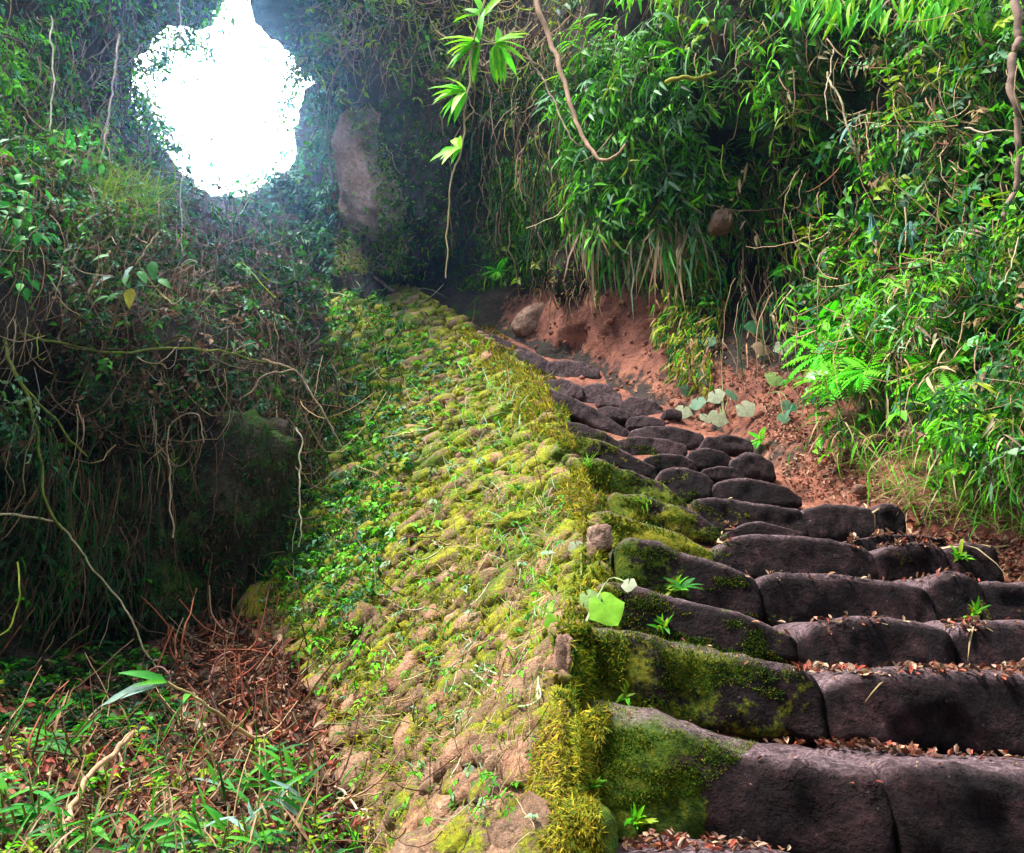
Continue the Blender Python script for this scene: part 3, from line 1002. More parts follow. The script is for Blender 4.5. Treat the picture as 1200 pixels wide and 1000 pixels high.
def blades(fn, poly, n, Lpx, cols, w=None, tpl=BLADE, off=(0, .1), out=0.4, up=0.3, jit=0.4, dens=None, avoid=None, wide=1.0, var=0.3, clump=0):
    px, py = area_sample(poly, n, avoid, dens)
    if clump:
        k = len(px) // clump
        ii = np.repeat(np.arange(k), clump)
        px = px[ii] + RNG.normal(0, 4, len(ii)); py = py[ii] + RNG.normal(0, 3, len(ii))
    n = len(px)
    P, N = sheet_N(fn, px, py)
    D = P[:, 1]
    P = P + N * RNG.uniform(off[0], off[1], (n, 1))
    d = norm(N * out + UP * up + rnd(n, jit))
    R = frames(d, norm(N * .5 + UP + rnd(n, .3)))
    sz = RNG.uniform(.5, 1.4, n) * Lpx * D / F
    c = palette(n, cols, w, var)
    return inst(tpl, P, R, sz, c, np.full(n, wide))


def strands(fn, poly, n, Lpx, cols, w=None, rpx=0.7, off=(.05, .5), mode='hang', dens=None, avoid=None, k=9, curl=0.25, sides=3, var=.35):
    px, py = area_sample(poly, n, avoid, dens)
    n = len(px)
    P, N = sheet_N(fn, px, py)
    D = P[:, 1:2]
    P = P + N * RNG.uniform(off[0], off[1], (n, 1))
    L = RNG.uniform(.35, 1.4, (n, 1)) * Lpx * D / F
    if mode == 'hang':
        d = norm(-UP + rnd(n, 0.18)); s = norm(N * 1.2 + rnd(n, 0.4))
    else:
        d = norm(rnd(n) * np.array([1, .5, .9]) + N * .2); s = -UP + rnd(n, .6)
    t = np.linspace(0, 1, k)
    path = P[:, None, :] + L[:, None, :] * (d[:, None, :] * t[None, :, None] + s[:, None, :] * (t * (1 - t))[None, :, None] * curl * 2)
    steps = RNG.normal(0, 1, (n, k, 3)).cumsum(1) * RNG.choice([.008, .015, .03], (n, 1, 1))
    path = path + steps * L[:, None, :]
    rr = (RNG.uniform(.5, 1.6, (n, 1)) * rpx * D / F) * np.linspace(1.1, .45, k)[None]
    return tubes(path, rr, palette(n, cols, w, var), sides)


def stuff(name, parts, mat, label=None, smooth=True):
    V, T, C = joinm(parts)
    o = link(name, mesh(name, V, T, np.clip(C, 0, 1), smooth), M[mat] if isinstance(mat, str) else mat)
    tag(o, kind="stuff", label=label)
    return o


def wall_px(px, py):
    """surface of the wall looked up by picture position"""
    return WALLS(px, py)


# depth of the wall as seen, from its own surface
_gD = np.exp(np.linspace(math.log(1.7), math.log(17.5), 26)); _gv = np.linspace(0, 1, 12)
_a, _b = np.meshgrid(_gD, _gv, indexing='ij')
_P = wall_P(_a, _b); _x, _y = proj(_P)
_m = ((_y < 1300) & (_y > 250)).ravel()
_tp = TPS(np.stack([_x.ravel()[_m], _y.ravel()[_m], _P[..., 1].ravel()[_m]], -1)[::2])


def WALLS(px, py): return at(px, py, _tp(px, py))


WALL_POLY = [(650, 1010), (652, 850), (648, 750), (672, 680), (674, 600), (654, 540), (636, 500), (625, 450), (585, 415), (540, 375), (480, 335), (420, 305), (385, 285),
             (350, 330), (345, 420), (325, 520), (305, 620), (300, 680), (340, 740), (385, 810), (410, 880), (425, 1010)]

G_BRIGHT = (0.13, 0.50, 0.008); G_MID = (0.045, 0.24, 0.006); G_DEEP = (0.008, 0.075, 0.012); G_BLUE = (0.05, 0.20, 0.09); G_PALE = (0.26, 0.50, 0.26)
G_YEL = (0.24, 0.36, 0.012); TAN = (0.34, 0.22, 0.12); BROWN = (0.10, 0.05, 0.03); RUST = (0.28, 0.09, 0.05); STRAW = (0.48, 0.34, 0.2)

# --- right bank: foliage mass
BANK = [(560, -120), (560, 330), (600, 345), (700, 300), (780, 320), (830, 380), (900, 395), (980, 430), (1000, 540), (1090, 590), (1330, 640), (1420, 500), (1420, -120)]
cl = clumpy(0.9, -0.10, 5, lambda x, y: at(x, y, CLIFF(x, y)))
cl2 = clumpy(1.2, 0.05, 15, lambda x, y: at(x, y, CLIFF(x, y)))
A, B = [], []
UPR = [(690, -120), (690, 180), (720, 290), (830, 320), (880, 200), (960, 300), (980, 420), (1000, 540), (1330, 620), (1420, 500), (1420, -120)]
for (poly, n, Lpx, m, lp, tpl, cols, w, off, kw) in [
    (UPR, 1500, 42, 8, 15, LEAF4, [G_MID, G_BRIGHT, G_DEEP, G_BLUE, G_PALE, G_YEL, TAN], [4, 3, 3, 1, .8, 1.5, 1], (0.1, .7), dict(dens=cl)),
    (UPR, 900, 55, 7, 22, LANCE, [G_MID, G_BRIGHT, G_DEEP, G_PALE, G_YEL, STRAW], [4, 4, 2, 1, 1.2, .8], (0.15, .9), dict(dens=cl2, wide=.95)),
    (BANK, 1300, 30, 7, 10, LEAF4, [G_DEEP, G_MID, G_YEL, BROWN], [4, 3, 1, 1.5], (0.0, .4), dict(dens=cl)),
    ([(690, 60), (690, 190), (760, 300), (860, 200), (860, 20)], 300, 45, 9, 22, LANCE, [G_MID, G_BRIGHT, G_PALE], [3, 4, 2], (0.2, .8), {}),
    ([(990, 150), (980, 420), (1100, 560), (1300, 600), (1300, 150)], 500, 40, 7, 17, LEAF4, [G_MID, G_BRIGHT, G_BLUE, G_PALE], [3, 3, 2, 1], (0.1, .6), {}),
]:
    a, b = sprigs(cliff_P, poly, n, Lpx, m, lp, tpl, cols, w, off=off, **kw)
    A += a; B += b
stuff("bank_foliage", A, 'leaf', "dense small green leaves hanging over the right bank")
stuff("foliage_twigs", B, 'bark', "thin twigs that carry the leaves of the right bank")

# hanging grass, moss beards and dry blades on the bank
A = []
A.append(blades(cliff_P, [(700, 200), (700, 290), (820, 320), (830, 220)], 1100, 60, [TAN, STRAW, G_MID, G_PALE], [2, 2, 3, 1], out=.5, up=-.9, jit=.25, off=(.1, .5), wide=1.2))
A.append(blades(cliff_P, UPR, 3800, 42, [G_MID, G_BRIGHT, TAN, G_BLUE, STRAW], [4, 4, 2, 2, 1], out=.5, up=-.5, jit=.4, off=(.05, .6), dens=cl, wide=1.1))
A.append(blades(cliff_P, [(980, 300), (990, 560), (1090, 590), (1330, 620), (1330, 250)], 2300, 38, [G_BRIGHT, G_MID, G_YEL, TAN, STRAW], [4, 3, 2, 2, 2], out=.6, up=-.45, jit=.4, off=(.05, .5)))
A.append(blades(cliff_P, [(590, 180), (575, 335), (700, 290), (720, 200)], 2600, 22, [G_MID, G_YEL, G_BRIGHT, G_DEEP], [3, 3, 2, 2], out=.6, up=-.4, jit=.5, off=(.0, .2), wide=2.0))
A.append(blades(cliff_P, [(1000, 540), (1050, 600), (1300, 650), (1300, 560)], 1300, 26, [G_BRIGHT, TAN, STRAW, G_MID], [3, 3, 2, 2], out=.4, up=.5, jit=.5))
stuff("hanging_grass", A, 'leaf', "thin grass and moss beards draped over the right bank")
A = [strands(cliff_P, UPR, 520, 80, [TAN, BROWN, STRAW, G_YEL], [3, 3, 1, 1], rpx=.8, off=(.2, 1.0)),
     strands(cliff_P, UPR, 380, 75, [TAN, BROWN, STRAW], rpx=.8, off=(.2, 1.0), mode='free'),
     strands(cliff_P, [(840, 180), (850, 420), (980, 440), (980, 180)], 160, 110, [TAN, BROWN, G_DEEP], rpx=.9, off=(.2, .9)),
     strands(cliff_P, [(360, -20), (380, 80), (560, 110), (700, 90), (700, -60), (360, -60)], 900, 50, [TAN, BROWN, STRAW, G_YEL], rpx=.8, off=(.1, .9), mode='free', curl=.7),
     strands(cliff_P, [(570, 40), (570, 260), (690, 260), (690, 40)], 260, 90, [TAN, BROWN, G_DEEP], rpx=.8, off=(.1, .8)),
     strands(cliff_P, [(620, 280), (640, 360), (720, 350), (720, 270)], 120, 50, [TAN, BROWN], rpx=.9, off=(.0, .3)),
     strands(cliff_P, [(1050, 100), (1050, 480), (1220, 520), (1220, 100)], 300, 60, [RUST, TAN, BROWN, STRAW], rpx=.9, off=(.2, .8), mode='free')]
A += [strands(cliff_P, [(385, 40), (385, 120), (480, 130), (480, 40)], 120, 60, [TAN, BROWN, G_DEEP], rpx=.7, off=(1.0, 1.6)),
      strands(cliff_P, [(455, 60), (455, 260), (500, 280), (500, 60)], 130, 60, [TAN, BROWN, G_DEEP], rpx=.7, off=(.8, 1.8))]
a, b = sprigs(cliff_P, [(380, 60), (400, 110), (480, 130), (500, 240), (540, 250), (520, 40)], 160, 24, 7, 9, LEAF4, [G_MID, G_DEEP, G_YEL], off=(.8, 1.8))
A += b
stuff("ledge_foliage", a, 'leaf', "leaves hanging from the ledge over the pink rock")
stuff("dry_vines", A, 'bark', "tangle of thin dry vines and roots on the right bank")

# fine moss over the cliff in the middle and the rocks
A = [blades(cliff_P, [(470, 60), (470, 330), (600, 350), (720, 300), (720, 60)], 9000, 9, [G_MID, G_YEL, G_DEEP], [3, 2, 4], tpl=TUFT, out=.6, up=.2, jit=.4, off=(0, .05), dens=cl),
     blades(cliff_P, [(380, 80), (400, 330), (480, 330), (470, 60)], 2500, 9, [G_MID, G_YEL, TAN], [3, 2, 3], tpl=TUFT, out=.6, up=.2, off=(0, .3), dens=cl)]
stuff("cliff_moss", A, 'mossblade', "fine green moss over the dark cliff behind the steps")

# --- left side
RAG = [(125, 10), (120, 130), (165, 170), (200, 175), (170, 120), (175, 70), (200, 45), (245, 50), (235, 5), (190, -20)]
HOLE2 = [(130, 10), (250, 0), (250, -330), (320, -330), (300, 30), (390, 80), (360, 210), (270, 250), (180, 200), (130, 120)]
LEFTP = [(-200, 380), (-200, -200), (140, -200), (200, -100), (255, -60), (250, 10), (160, 60), (150, 120), (200, 200), (300, 240), (340, 240), (345, 330), (320, 440), (290, 470), (200, 450), (60, 440)]
A, B = [], []
a, b = sprigs(cliff_P, [(-150, -150), (-150, 250), (60, 250), (150, 150), (165, 40), (250, 20), (255, -150)], 1100, 45, 8, 13, LEAF4, [G_MID, G_BRIGHT, G_BLUE, G_DEEP], [3, 3, 2, 2], off=(0.1, .8), dens=cl, avoid=HOLE2)
A += a; B += b
a, b = sprigs(cliff_P, [(120, 20), (120, 130), (180, 210), (270, 260), (360, 240), (400, 120), (380, 50), (300, 20), (296, -100), (250, -100), (250, 30), (180, 10)], 230, 24, 8, 8, LEAF4,
              [G_BLUE, G_MID, G_PALE], off=(0.0, .9), avoid=[(190, 50), (262, 50), (262, -50), (290, -50), (296, 50), (335, 70), (345, 150), (310, 215), (250, 220), (200, 170), (165, 110)])
A += a; B += b
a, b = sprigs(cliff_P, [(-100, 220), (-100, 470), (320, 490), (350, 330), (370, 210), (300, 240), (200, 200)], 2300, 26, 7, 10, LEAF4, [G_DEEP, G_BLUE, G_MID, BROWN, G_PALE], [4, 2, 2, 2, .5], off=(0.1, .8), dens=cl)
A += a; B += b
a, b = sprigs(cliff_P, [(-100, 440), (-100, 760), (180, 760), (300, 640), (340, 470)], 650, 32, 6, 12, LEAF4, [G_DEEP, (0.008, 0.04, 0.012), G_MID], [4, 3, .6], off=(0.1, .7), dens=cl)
A += a; B += b
a, b = sprigs(cliff_P, [(40, 330), (60, 470), (310, 520), (340, 400), (340, 320), (300, 290)], 1500, 26, 7, 10, LEAF4, [G_DEEP, G_BLUE, BROWN, TAN, G_MID], [4, 2, 3, 1, 2], off=(0.0, .5))
A += a; B += b
a, b = sprigs(cliff_P, [(345, 60), (385, 90), (375, 160), (330, 240), (400, 330), (415, 60), (380, -60), (330, -100)], 600, 22, 7, 9, LEAF4, [G_BLUE, G_DEEP, G_MID, G_PALE], [3, 3, 2, .5], off=(0.0, .3))
A += a; B += b
a, b = sprigs(cliff_P, RAG, 420, 24, 7, 7, LEAF4, [G_BLUE, G_MID, G_PALE, G_BRIGHT], [3, 3, 1, 2], off=(0.0, .5), spread=1.0)
A += a; B += b
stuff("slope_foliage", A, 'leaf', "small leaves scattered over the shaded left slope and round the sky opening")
stuff("slope_twigs", B, 'bark')
A = [strands(cliff_P, [(40, 330), (60, 470), (310, 500), (345, 400), (350, 320), (300, 270), (150, 250)], 1300, 42, [(.2, .13, .1), BROWN, (0.14, .11, .11), (.4, .3, .28)], [3, 3, 2, .6], rpx=.65, off=(.0, .7), mode='free', curl=.5),
     strands(cliff_P, LEFTP, 1300, 85, [(.2, .13, .09), BROWN, TAN, (0.2, .15, .13)], [3, 3, 1, 2], rpx=.6, off=(.1, 1.2), avoid=HOLE2),
     strands(cliff_P, LEFTP, 900, 70, [(.22, .15, .1), BROWN, TAN, G_YEL], [3, 3, 1, 1], rpx=.65, off=(.1, 1.0), mode='free', avoid=HOLE2, curl=.5),
     strands(cliff_P, [(-100, 430), (-100, 520), (330, 560), (370, 450), (300, 430)], 420, 150, [(0.18, .12, .07), BROWN, G_DEEP, (0.05, .03, .02)], [1.5, 3, 2, 3], rpx=.8, off=(.1, 1.0)),  # here and below, darker root colours stand in for the hollow's shade
     strands(cliff_P, [(-100, 500), (-100, 760), (180, 760), (200, 560)], 420, 80, [BROWN, G_DEEP, (0.04, .025, .015)], [3, 3, 3], rpx=.8, off=(.1, 1.0)),
     strands(cliff_P, [(150, 430), (380, 430), (380, 560), (150, 560)], 260, 80, [BROWN, TAN], rpx=.8, off=(.1, .9), mode='free', curl=.6)]
A += [strands(cliff_P, RAG, 90, 50, [BROWN, (.1, .07, .06)], rpx=.7, off=(0, .3), mode='free', curl=.4),
      strands(cliff_P, [(300, 10), (300, 60), (350, 110), (340, 210), (400, 200), (400, 0)], 110, 45, [BROWN, (.1, .07, .06)], rpx=.7, off=(0, .4), mode='free', curl=.4)]
stuff("hanging_roots", A, 'bark', "mass of thin hanging roots and dead vines on the left slope")
A = [blades(cliff_P, [(60, 250), (60, 320), (110, 330), (165, 290), (150, 250)], 1300, 34, [G_YEL, G_MID, (0.2, .3, .06)], out=.5, up=.3, jit=.6, off=(.2, .9), tpl=BLADE, wide=.6),
     blades(cliff_P, [(-100, 440), (-100, 780), (300, 700), (340, 470)], 2600, 24, [G_DEEP, G_MID, BROWN], [4, 1, 2], out=.5, up=-.5, jit=.4, off=(.1, .6), dens=cl)]
stuff("slope_grass", A, 'leaf', "fine yellow-green and dark grass on the left slope")

# --- wall: moss, small plants, dead strands
wm = clumpy(2.2, -0.3, 25, WALLS)
wleft = lambda x, y: np.clip((560 - x) / 200, 0.05, 1) * np.clip((900 - y) / 300, 0, 1)
A = [blades(WALLS, WALL_POLY, 30000, 6, [(0.17, 0.22, 0.012), (0.32, 0.30, 0.015), (0.10, 0.2, 0.015), (0.3, 0.2, 0.08)], [4, 4, 2, 2], tpl=TUFT, out=.6, up=.0, jit=.45, off=(-.02, .06), dens=wm, wide=1.6),
     blades(WALLS, [(590, 418), (640, 455), (675, 520), (700, 590), (690, 640), (640, 560), (600, 480), (560, 420), (520, 370)], 7000, 8, [(0.26, 0.24, 0.015), (0.36, 0.30, 0.02), (0.12, 0.2, 0.015), (.2, .13, .05)], tpl=TUFT, out=.5, up=.1, off=(0, .07), wide=1.8, var=.5, dens=wm),
     blades(WALLS, [(625, 1010), (635, 880), (668, 830), (672, 900), (672, 1010)], 7000, 9, [(0.36, 0.28, 0.02), (0.24, 0.22, 0.015), (0.14, .18, .02), (.2, .12, .04)], tpl=TUFT, out=.5, up=-.6, off=(.0, .05), jit=.35, wide=1.2, var=.5),
     blades(WALLS, [(300, 560), (340, 300), (430, 300), (480, 400), (450, 700), (380, 780), (300, 690)], 9000, 9, [G_DEEP, G_MID, (0.1, .16, .012)], [4, 3, 2], tpl=TUFT, out=.6, up=.1, off=(0, .08), wide=1.6)]
stuff("wall_moss", A, 'mossblade', "yellow-green moss grown over the rubble stones of the wall")
a1, b1 = sprigs(WALLS, WALL_POLY, 700, 16, 6, 8, LEAF4, [G_BRIGHT, G_MID, G_PALE, G_YEL], [3, 3, 1, 1], off=(0.0, .12), dens=lambda x, y: 0.25 + 0.75 * wleft(x, y))
a2, b2 = sprigs(WALLS, [(330, 320), (345, 500), (310, 640), (430, 760), (470, 600), (540, 430), (440, 310), (360, 300)], 1100, 15, 6, 8, LEAF4, [G_MID, G_DEEP, G_BLUE, G_BRIGHT], off=(0, .15))
a3 = blades(WALLS, [(560, 400), (520, 480), (560, 640), (640, 780), (670, 700), (670, 600), (620, 480)], 700, 26, [G_BRIGHT, G_PALE, G_YEL, STRAW], [4, 2, 2, 2], off=(0, .06), out=.5, up=.5, jit=.5, clump=5)
a4 = blades(WALLS, WALL_POLY, 2600, 13, [G_BRIGHT, G_YEL, G_MID, (.3, .4, .03)], off=(0, .05), out=.5, up=.2, jit=.6, tpl=BLADEUP, wide=1.4)
a5 = blades(WALLS, WALL_POLY, 500, 24, [STRAW, TAN, G_PALE], off=(0, .06), out=.4, up=-.2, jit=.6)
stuff("wall_plants", a1 + a2 + [a3, a4, a5], 'leaf', "small green plants and grass growing out of the wall")
A = b1 + b2 + [strands(WALLS, WALL_POLY, 420, 42, [STRAW, TAN, BROWN, (.45, .5, .3)], rpx=.6, off=(.02, .15), mode='free', curl=.4),
               strands(WALLS, [(560, 620), (560, 900), (650, 950), (680, 700)], 160, 50, [STRAW, TAN], rpx=.6, off=(.02, .1))]
stuff("wall_stems", A, 'bark', "thin dry stems trailing over the wall")

# --- moss and weeds on the left ends of the steps
def step_P(px, py):
    return at(px, py, np.interp(py, YD[:, 0], YD[:, 1]) - 0.0)


# ray hits on the real step surfaces
dg = bpy.context.evaluated_depsgraph_get()
dg.update()


def cast(px, py, want=None):
    px = np.atleast_1d(px); py = np.atleast_1d(py)
    d = norm(at(px, py, np.ones(len(px)) * 3))
    P, N, k = [], [], []
    for i in range(len(px)):
        ok, loc, nor, _, ob, _ = scene.ray_cast(dg, Vector((0, 0, 0)), Vector(d[i]))
        if ok and (want is None or ob.name.split('.')[0] in want):
            if nor.dot(Vector(d[i])) > 0: nor = -nor
            P.append(loc[:]); N.append(nor[:]); k.append(i)
    return np.array(P).reshape(-1, 3), np.array(N).reshape(-1, 3), np.array(k, int)


def cast_blades(poly, n, Lpx, cols, w=None, want=None, tpl=TUFT, out=.6, up=.2, jit=.4, wide=1.2, dens=None, off=(0, 0), flat=False, var=.3, clump=0):
    px, py = area_sample(poly, n, None, dens)
    if clump:
        k = len(px) // clump; ii = np.repeat(np.arange(k), clump)
        px = px[ii] + RNG.normal(0, 5, len(ii)); py = py[ii] + RNG.normal(0, 3, len(ii))
    P, N, k = cast(px, py, want)
    n = len(P)
    if n == 0: return (np.zeros((0, 3)), np.zeros((0, 3), int), np.zeros((0, 3)))
    if flat:
        kk = N[:, 2] > 0.55
        P, N = P[kk], N[kk]; n = len(P)
    D = P[:, 1]
    P = P + N * RNG.uniform(off[0], off[1] + 1e-6, (n, 1))
    if flat:
        d = norm(np.cross(N, rnd(n)) + N * .15); nh = norm(N + rnd(n, .35))
        P = P + N * 0.004
    else:
        d = norm(N * out + UP * up + rnd(n, jit)); nh = norm(N * .5 + UP + rnd(n, .3))
    return inst(tpl, P, frames(d, nh), RNG.uniform(.5, 1.4, n) * Lpx * D / F, palette(n, cols, w, var), np.full(n, wide))


# moss lives only where the tangled noise is high: same spots as the moss of the stone itself
def stepdens(px, py):
    P = at(px, py, np.interp(py, YD[:, 0], YD[:, 1]))
    return np.clip((fbm(P, 5, 91, 3) + 0.05) * 3, 0, 1)


SM = [(660, 960), (690, 822), (672, 745), (700, 680), (722, 634), (700, 600), (680, 540), (655, 490), (760, 520), (840, 600), (880, 690), (900, 760), (960, 800), (900, 860), (820, 930)]
MOSSC = [(0.035, 0.11, 0.006), (0.09, 0.15, 0.008), (0.02, 0.06, 0.005), (0.22, 0.20, 0.012)]
A = [cast_blades(SM, 26000, 3.0, MOSSC, [3, 3, 2, 2], want=("step_stone",), dens=stepdens, wide=1.8),
     cast_blades([(650, 1010), (660, 860), (684, 822), (716, 826), (700, 900), (706, 1010)], 6000, 9, [(0.36, 0.28, 0.02), (0.24, 0.22, 0.015), (0.14, .18, .02)], out=.5, up=-.6, wide=1.2, var=.5),
     cast_blades([(668, 740), (690, 735), (700, 820), (672, 820)], 700, 12, MOSSC, out=.5, up=-.3, wide=1.4)]
A.append(cast_blades([(640, 1010), (650, 850), (648, 750), (672, 680), (690, 600), (660, 540), (640, 490), (600, 440), (530, 370), (570, 380), (640, 430), (700, 500), (730, 560), (740, 640), (715, 740), (715, 820), (705, 1010)], 16000, 8,
                     [(0.30, 0.26, 0.015), (0.22, 0.21, 0.012), (0.10, 0.17, 0.012), (0.05, .11, .01)], want=("dirt_path", "wall_core", "stone"), out=.5, up=.2, wide=1.5, var=.5))
A.append(cast_blades([(668, 745), (690, 735), (740, 745), (730, 800), (672, 830), (700, 690), (740, 690), (700, 720), (700, 600), (760, 610), (720, 640), (680, 540), (720, 545), (700, 600)], 2500, 6,
                     MOSSC + [(0.30, 0.26, 0.015)], want=("step_stone",), out=.5, up=.0, wide=1.5, var=.5))
stuff("step_moss", A, 'mossblade', "moss growing on the left ends of the steps")

A = [blades(cliff_P, [(785, 300), (780, 400), (800, 455), (835, 460), (850, 380), (840, 300)], 1500, 20, [G_YEL, G_MID, (0.2, .2, .02), TAN, G_DEEP], out=.5, up=-.8, jit=.25, off=(0, .35), tpl=TUFT, wide=.6),
     cast_blades([(400, 60), (560, 60), (560, 340), (400, 340)], 2600, 10, [G_DEEP, G_MID, G_YEL], [4, 2, 1], want=("outcrop",), out=.5, up=-.3, wide=1.6, dens=lambda x, y: np.where(x > 448, .9, .1)),
     cast_blades([(90, 440), (380, 440), (340, 780), (90, 780)], 2600, 10, [G_DEEP, (0.03, .05, .01), BROWN], want=("boulder",), out=.5, up=-.3, wide=1.4, dens=lambda x, y: .3 + .7 * (fbm(at(x, y, 7.0), 1.5, 5, 3) > 0)),
     cast_blades([(370, 250), (470, 250), (470, 460), (370, 460)], 900, 10, [G_MID, G_YEL, TAN], want=("rock",), out=.5, up=.1, wide=1.4),
     cast_blades([(640, 270), (720, 270), (720, 370), (640, 370)], 500, 10, [G_MID, G_YEL, TAN, BROWN], want=("rock",), out=.5, up=-.3, wide=1.2)]
def on_rock(px, py):
    return at(px, py, 12.75 + 0 * np.asarray(px))


A += [cast_blades([(380, 100), (420, 90), (440, 130), (470, 220), (475, 310), (450, 320), (440, 220), (410, 140)], 2600, 9, [G_MID, G_YEL, (.12, .13, .02), TAN], want=("outcrop",), out=.5, up=-.5, wide=1.3),
      cast_blades([(385, 270), (480, 260), (480, 320), (390, 320)], 900, 12, [G_MID, G_DEEP, G_YEL, TAN], want=("outcrop", "earth_bank", "rock"), out=.5, up=.3, wide=1.2)]
stuff("rock_moss", A, 'mossblade', "moss tufts clinging to the boulders and rocks")

# litter on the treads, the path and the gully
DEADC = [(0.20, 0.075, 0.045), (0.28, 0.14, 0.08), (0.10, 0.045, 0.03), (0.42, 0.28, 0.19), (0.26, 0.06, 0.035), (0.07, .035, .025)]
A = []
for poly, n, lp in [([(925, 745), (985, 740), (1010, 792), (935, 790)], 190, 18), ([(900, 845), (1060, 850), (1080, 888), (900, 872)], 260, 20), ([(1000, 770), (1210, 775), (1210, 795), (1000, 792)], 70, 16), ([(850, 660), (1210, 668), (1210, 684), (850, 680)], 60, 12), ([(880, 715), (1210, 715), (1210, 732), (880, 732)], 60, 13), ([(1040, 870), (1210, 872), (1210, 892), (1040, 888)], 50, 16),
                    ([(1090, 760), (1200, 775), (1200, 790), (1060, 788)], 80, 16), ([(1110, 725), (1150, 720), (1150, 770), (1115, 790)], 60, 14),
                    ([(1040, 590), (1200, 600), (1210, 680), (1170, 670), (1170, 640), (1000, 625)], 520, 14),
                    ([(990, 625), (1120, 618), (1120, 640), (990, 645)], 160, 14),
                    ([(840, 610), (860, 610), (860, 635), (840, 640)], 40, 14),
                    ([(900, 470), (1000, 540), (1060, 590), (940, 590), (880, 510)], 420, 9), ([(700, 400), (800, 450), (900, 500), (780, 490), (690, 430)], 260, 7),
                    ([(820, 980), (1020, 985), (1020, 1000), (820, 1000)], 60, 16), ([(700, 950), (845, 950), (845, 1000), (700, 1000)], 150, 18),
                    ([(720, 330), (680, 410), (900, 500), (1020, 590), (980, 460), (860, 400)], 900, 9), ([(640, 400), (1200, 560), (1200, 900), (700, 1000)], 240, 9)]:
    A.append(cast_blades(poly, int(n * 3), lp * .55, DEADC, tpl=DEAD, flat=True, want=("dirt_path", "step_stone", "earth_bank"), wide=.9))
A.append(cast_blades([(980, 590), (1210, 590), (1210, 690), (1100, 630)], 300, 34, [STRAW, TAN], tpl=BLADE, flat=True, want=("dirt_path", "earth_bank", "step_stone"), wide=1.4))
A.append(cast_blades([(900, 740), (1200, 700), (1200, 880), (900, 870)], 60, 34, [STRAW, TAN], tpl=BLADE, flat=True, wide=1.4, want=("dirt_path", "step_stone")))
stuff("fallen_leaves", A, 'dry', "dry fallen leaves and straw lying on the steps and the path")
def pebbles(poly, n, spx, want, mat, name, label, off=.3):
    px, py = area_sample(poly, n)
    P, N, k = cast(px, py, want)
    n = len(P); D = P[:, 1]
    V0, T0 = VAR1[3]
    R = frames(norm(rnd(n)), norm(rnd(n)))
    Vp, Tp, Cp = inst((V0, T0), P, R, (RNG.random(n) ** 4 * 1.2 + .2) * spx * D / F, np.ones((n, 3)) * 0)
    return stuff(name, [(Vp, Tp, Cp)], mat, label)


pebbles([(560, 350), (700, 310), (800, 330), (900, 430), (1000, 520), (1100, 590), (1200, 640), (1200, 1000), (700, 1000), (760, 540), (640, 420)], 3500, 2.8, ("dirt_path", "earth_bank"), M['soil'],
        "soil_crumbs", "crumbs of red earth and small pebbles on the path and the bank foot")
GP = [(230, 735), (330, 728), (385, 790), (420, 880), (440, 1000), (-20, 1000), (-20, 790), (180, 770)]
A = [cast_blades(GP, 7500, 12, DEADC + [(0.05, .03, .02)], tpl=DEAD, flat=True, want=("gully_floor",), wide=.9, off=(0, .05)),
     cast_blades(GP, 700, 40, [TAN, BROWN, RUST], tpl=BLADE, flat=True, want=("gully_floor",), wide=1.2, off=(0, .05))]
stuff("gully_litter", A, 'dry', "reddish fallen leaves covering the gully floor")
gP = lambda x, y: gully_P(x, y)
A = [strands(gP, GP, 420, 70, [BROWN, RUST, TAN], rpx=1.1, off=(.0, .12), mode='free', curl=.3),
     strands(gP, [(230, 735), (330, 728), (400, 830), (300, 860), (200, 800)], 200, 50, [RUST, BROWN], rpx=1.0, off=(.0, .12), mode='free', curl=.5)]
stuff("fallen_twigs", A, 'bark', "dead twigs lying on the gully floor")
A = [blades(gP, [(-60, 860), (-60, 1100), (460, 1100), (400, 930), (250, 860)], 450, 40, [G_MID, G_DEEP, STRAW, TAN], [3, 1.5, 2, 2], out=.2, up=.9, jit=.45, tpl=BLADEUP)]
a, b = sprigs(gP, [(-60, 830), (-60, 1080), (440, 1080), (380, 900), (250, 860), (100, 850)], 170, 34, 7, 12, LEAF4, [G_MID, G_BRIGHT, G_DEEP, G_YEL], off=(0, .05), out=.8, down=-.5, sag=.3)
a2, b2 = sprigs(gP, [(-60, 740), (-60, 860), (190, 890), (210, 790), (180, 740)], 460, 30, 7, 13, LEAF4, [G_DEEP, G_MID, (0.008, .04, .012)], off=(0, .05), out=.8, down=-.5, sag=.3)
a = a + a2; b = b + b2
stuff("gully_weeds", A + a, 'leaf', "low green weeds among the litter of the gully")
stuff("weed_stems", b, 'bark')

# ------------------------------------------------------------------ single plants
def path_mesh(name, pts, r0, r1, n, color, mat, parent=None, wob=0.0, sides=7, org=None, seed=0):
    """pts: (px, py, D) list"""
    P = smooth_path([at(*p) for p in pts], n, wob, seed)
    R = np.linspace(r0, r1, n) * (1 + 0.12 * vnoise(P, 9, 3))
    V, T, C = tubes(P[None], R[None], np.array([color]), sides)
    C = C * (1 + 0.4 * fbm(V, 12, 5, 3))[:, None]
    o = org if org is not None else P[0]
    ob = link(name, mesh(name, V - o, T, np.clip(C, .002, 1)), M[mat], parent)
    if parent is None: ob.location = Vector(o)
    return ob, P


def leaf_mesh(tpl, color, name="leaf"):
    V, T = tpl
    c = np.tile(np.array(color), (len(V), 1)) * (1 + 0.25 * (RNG.random((len(V), 1)) - .5))
    me = mesh(name, V, T, np.clip(c, 0, 1)); me.materials.append(M['leaf'])
    return me


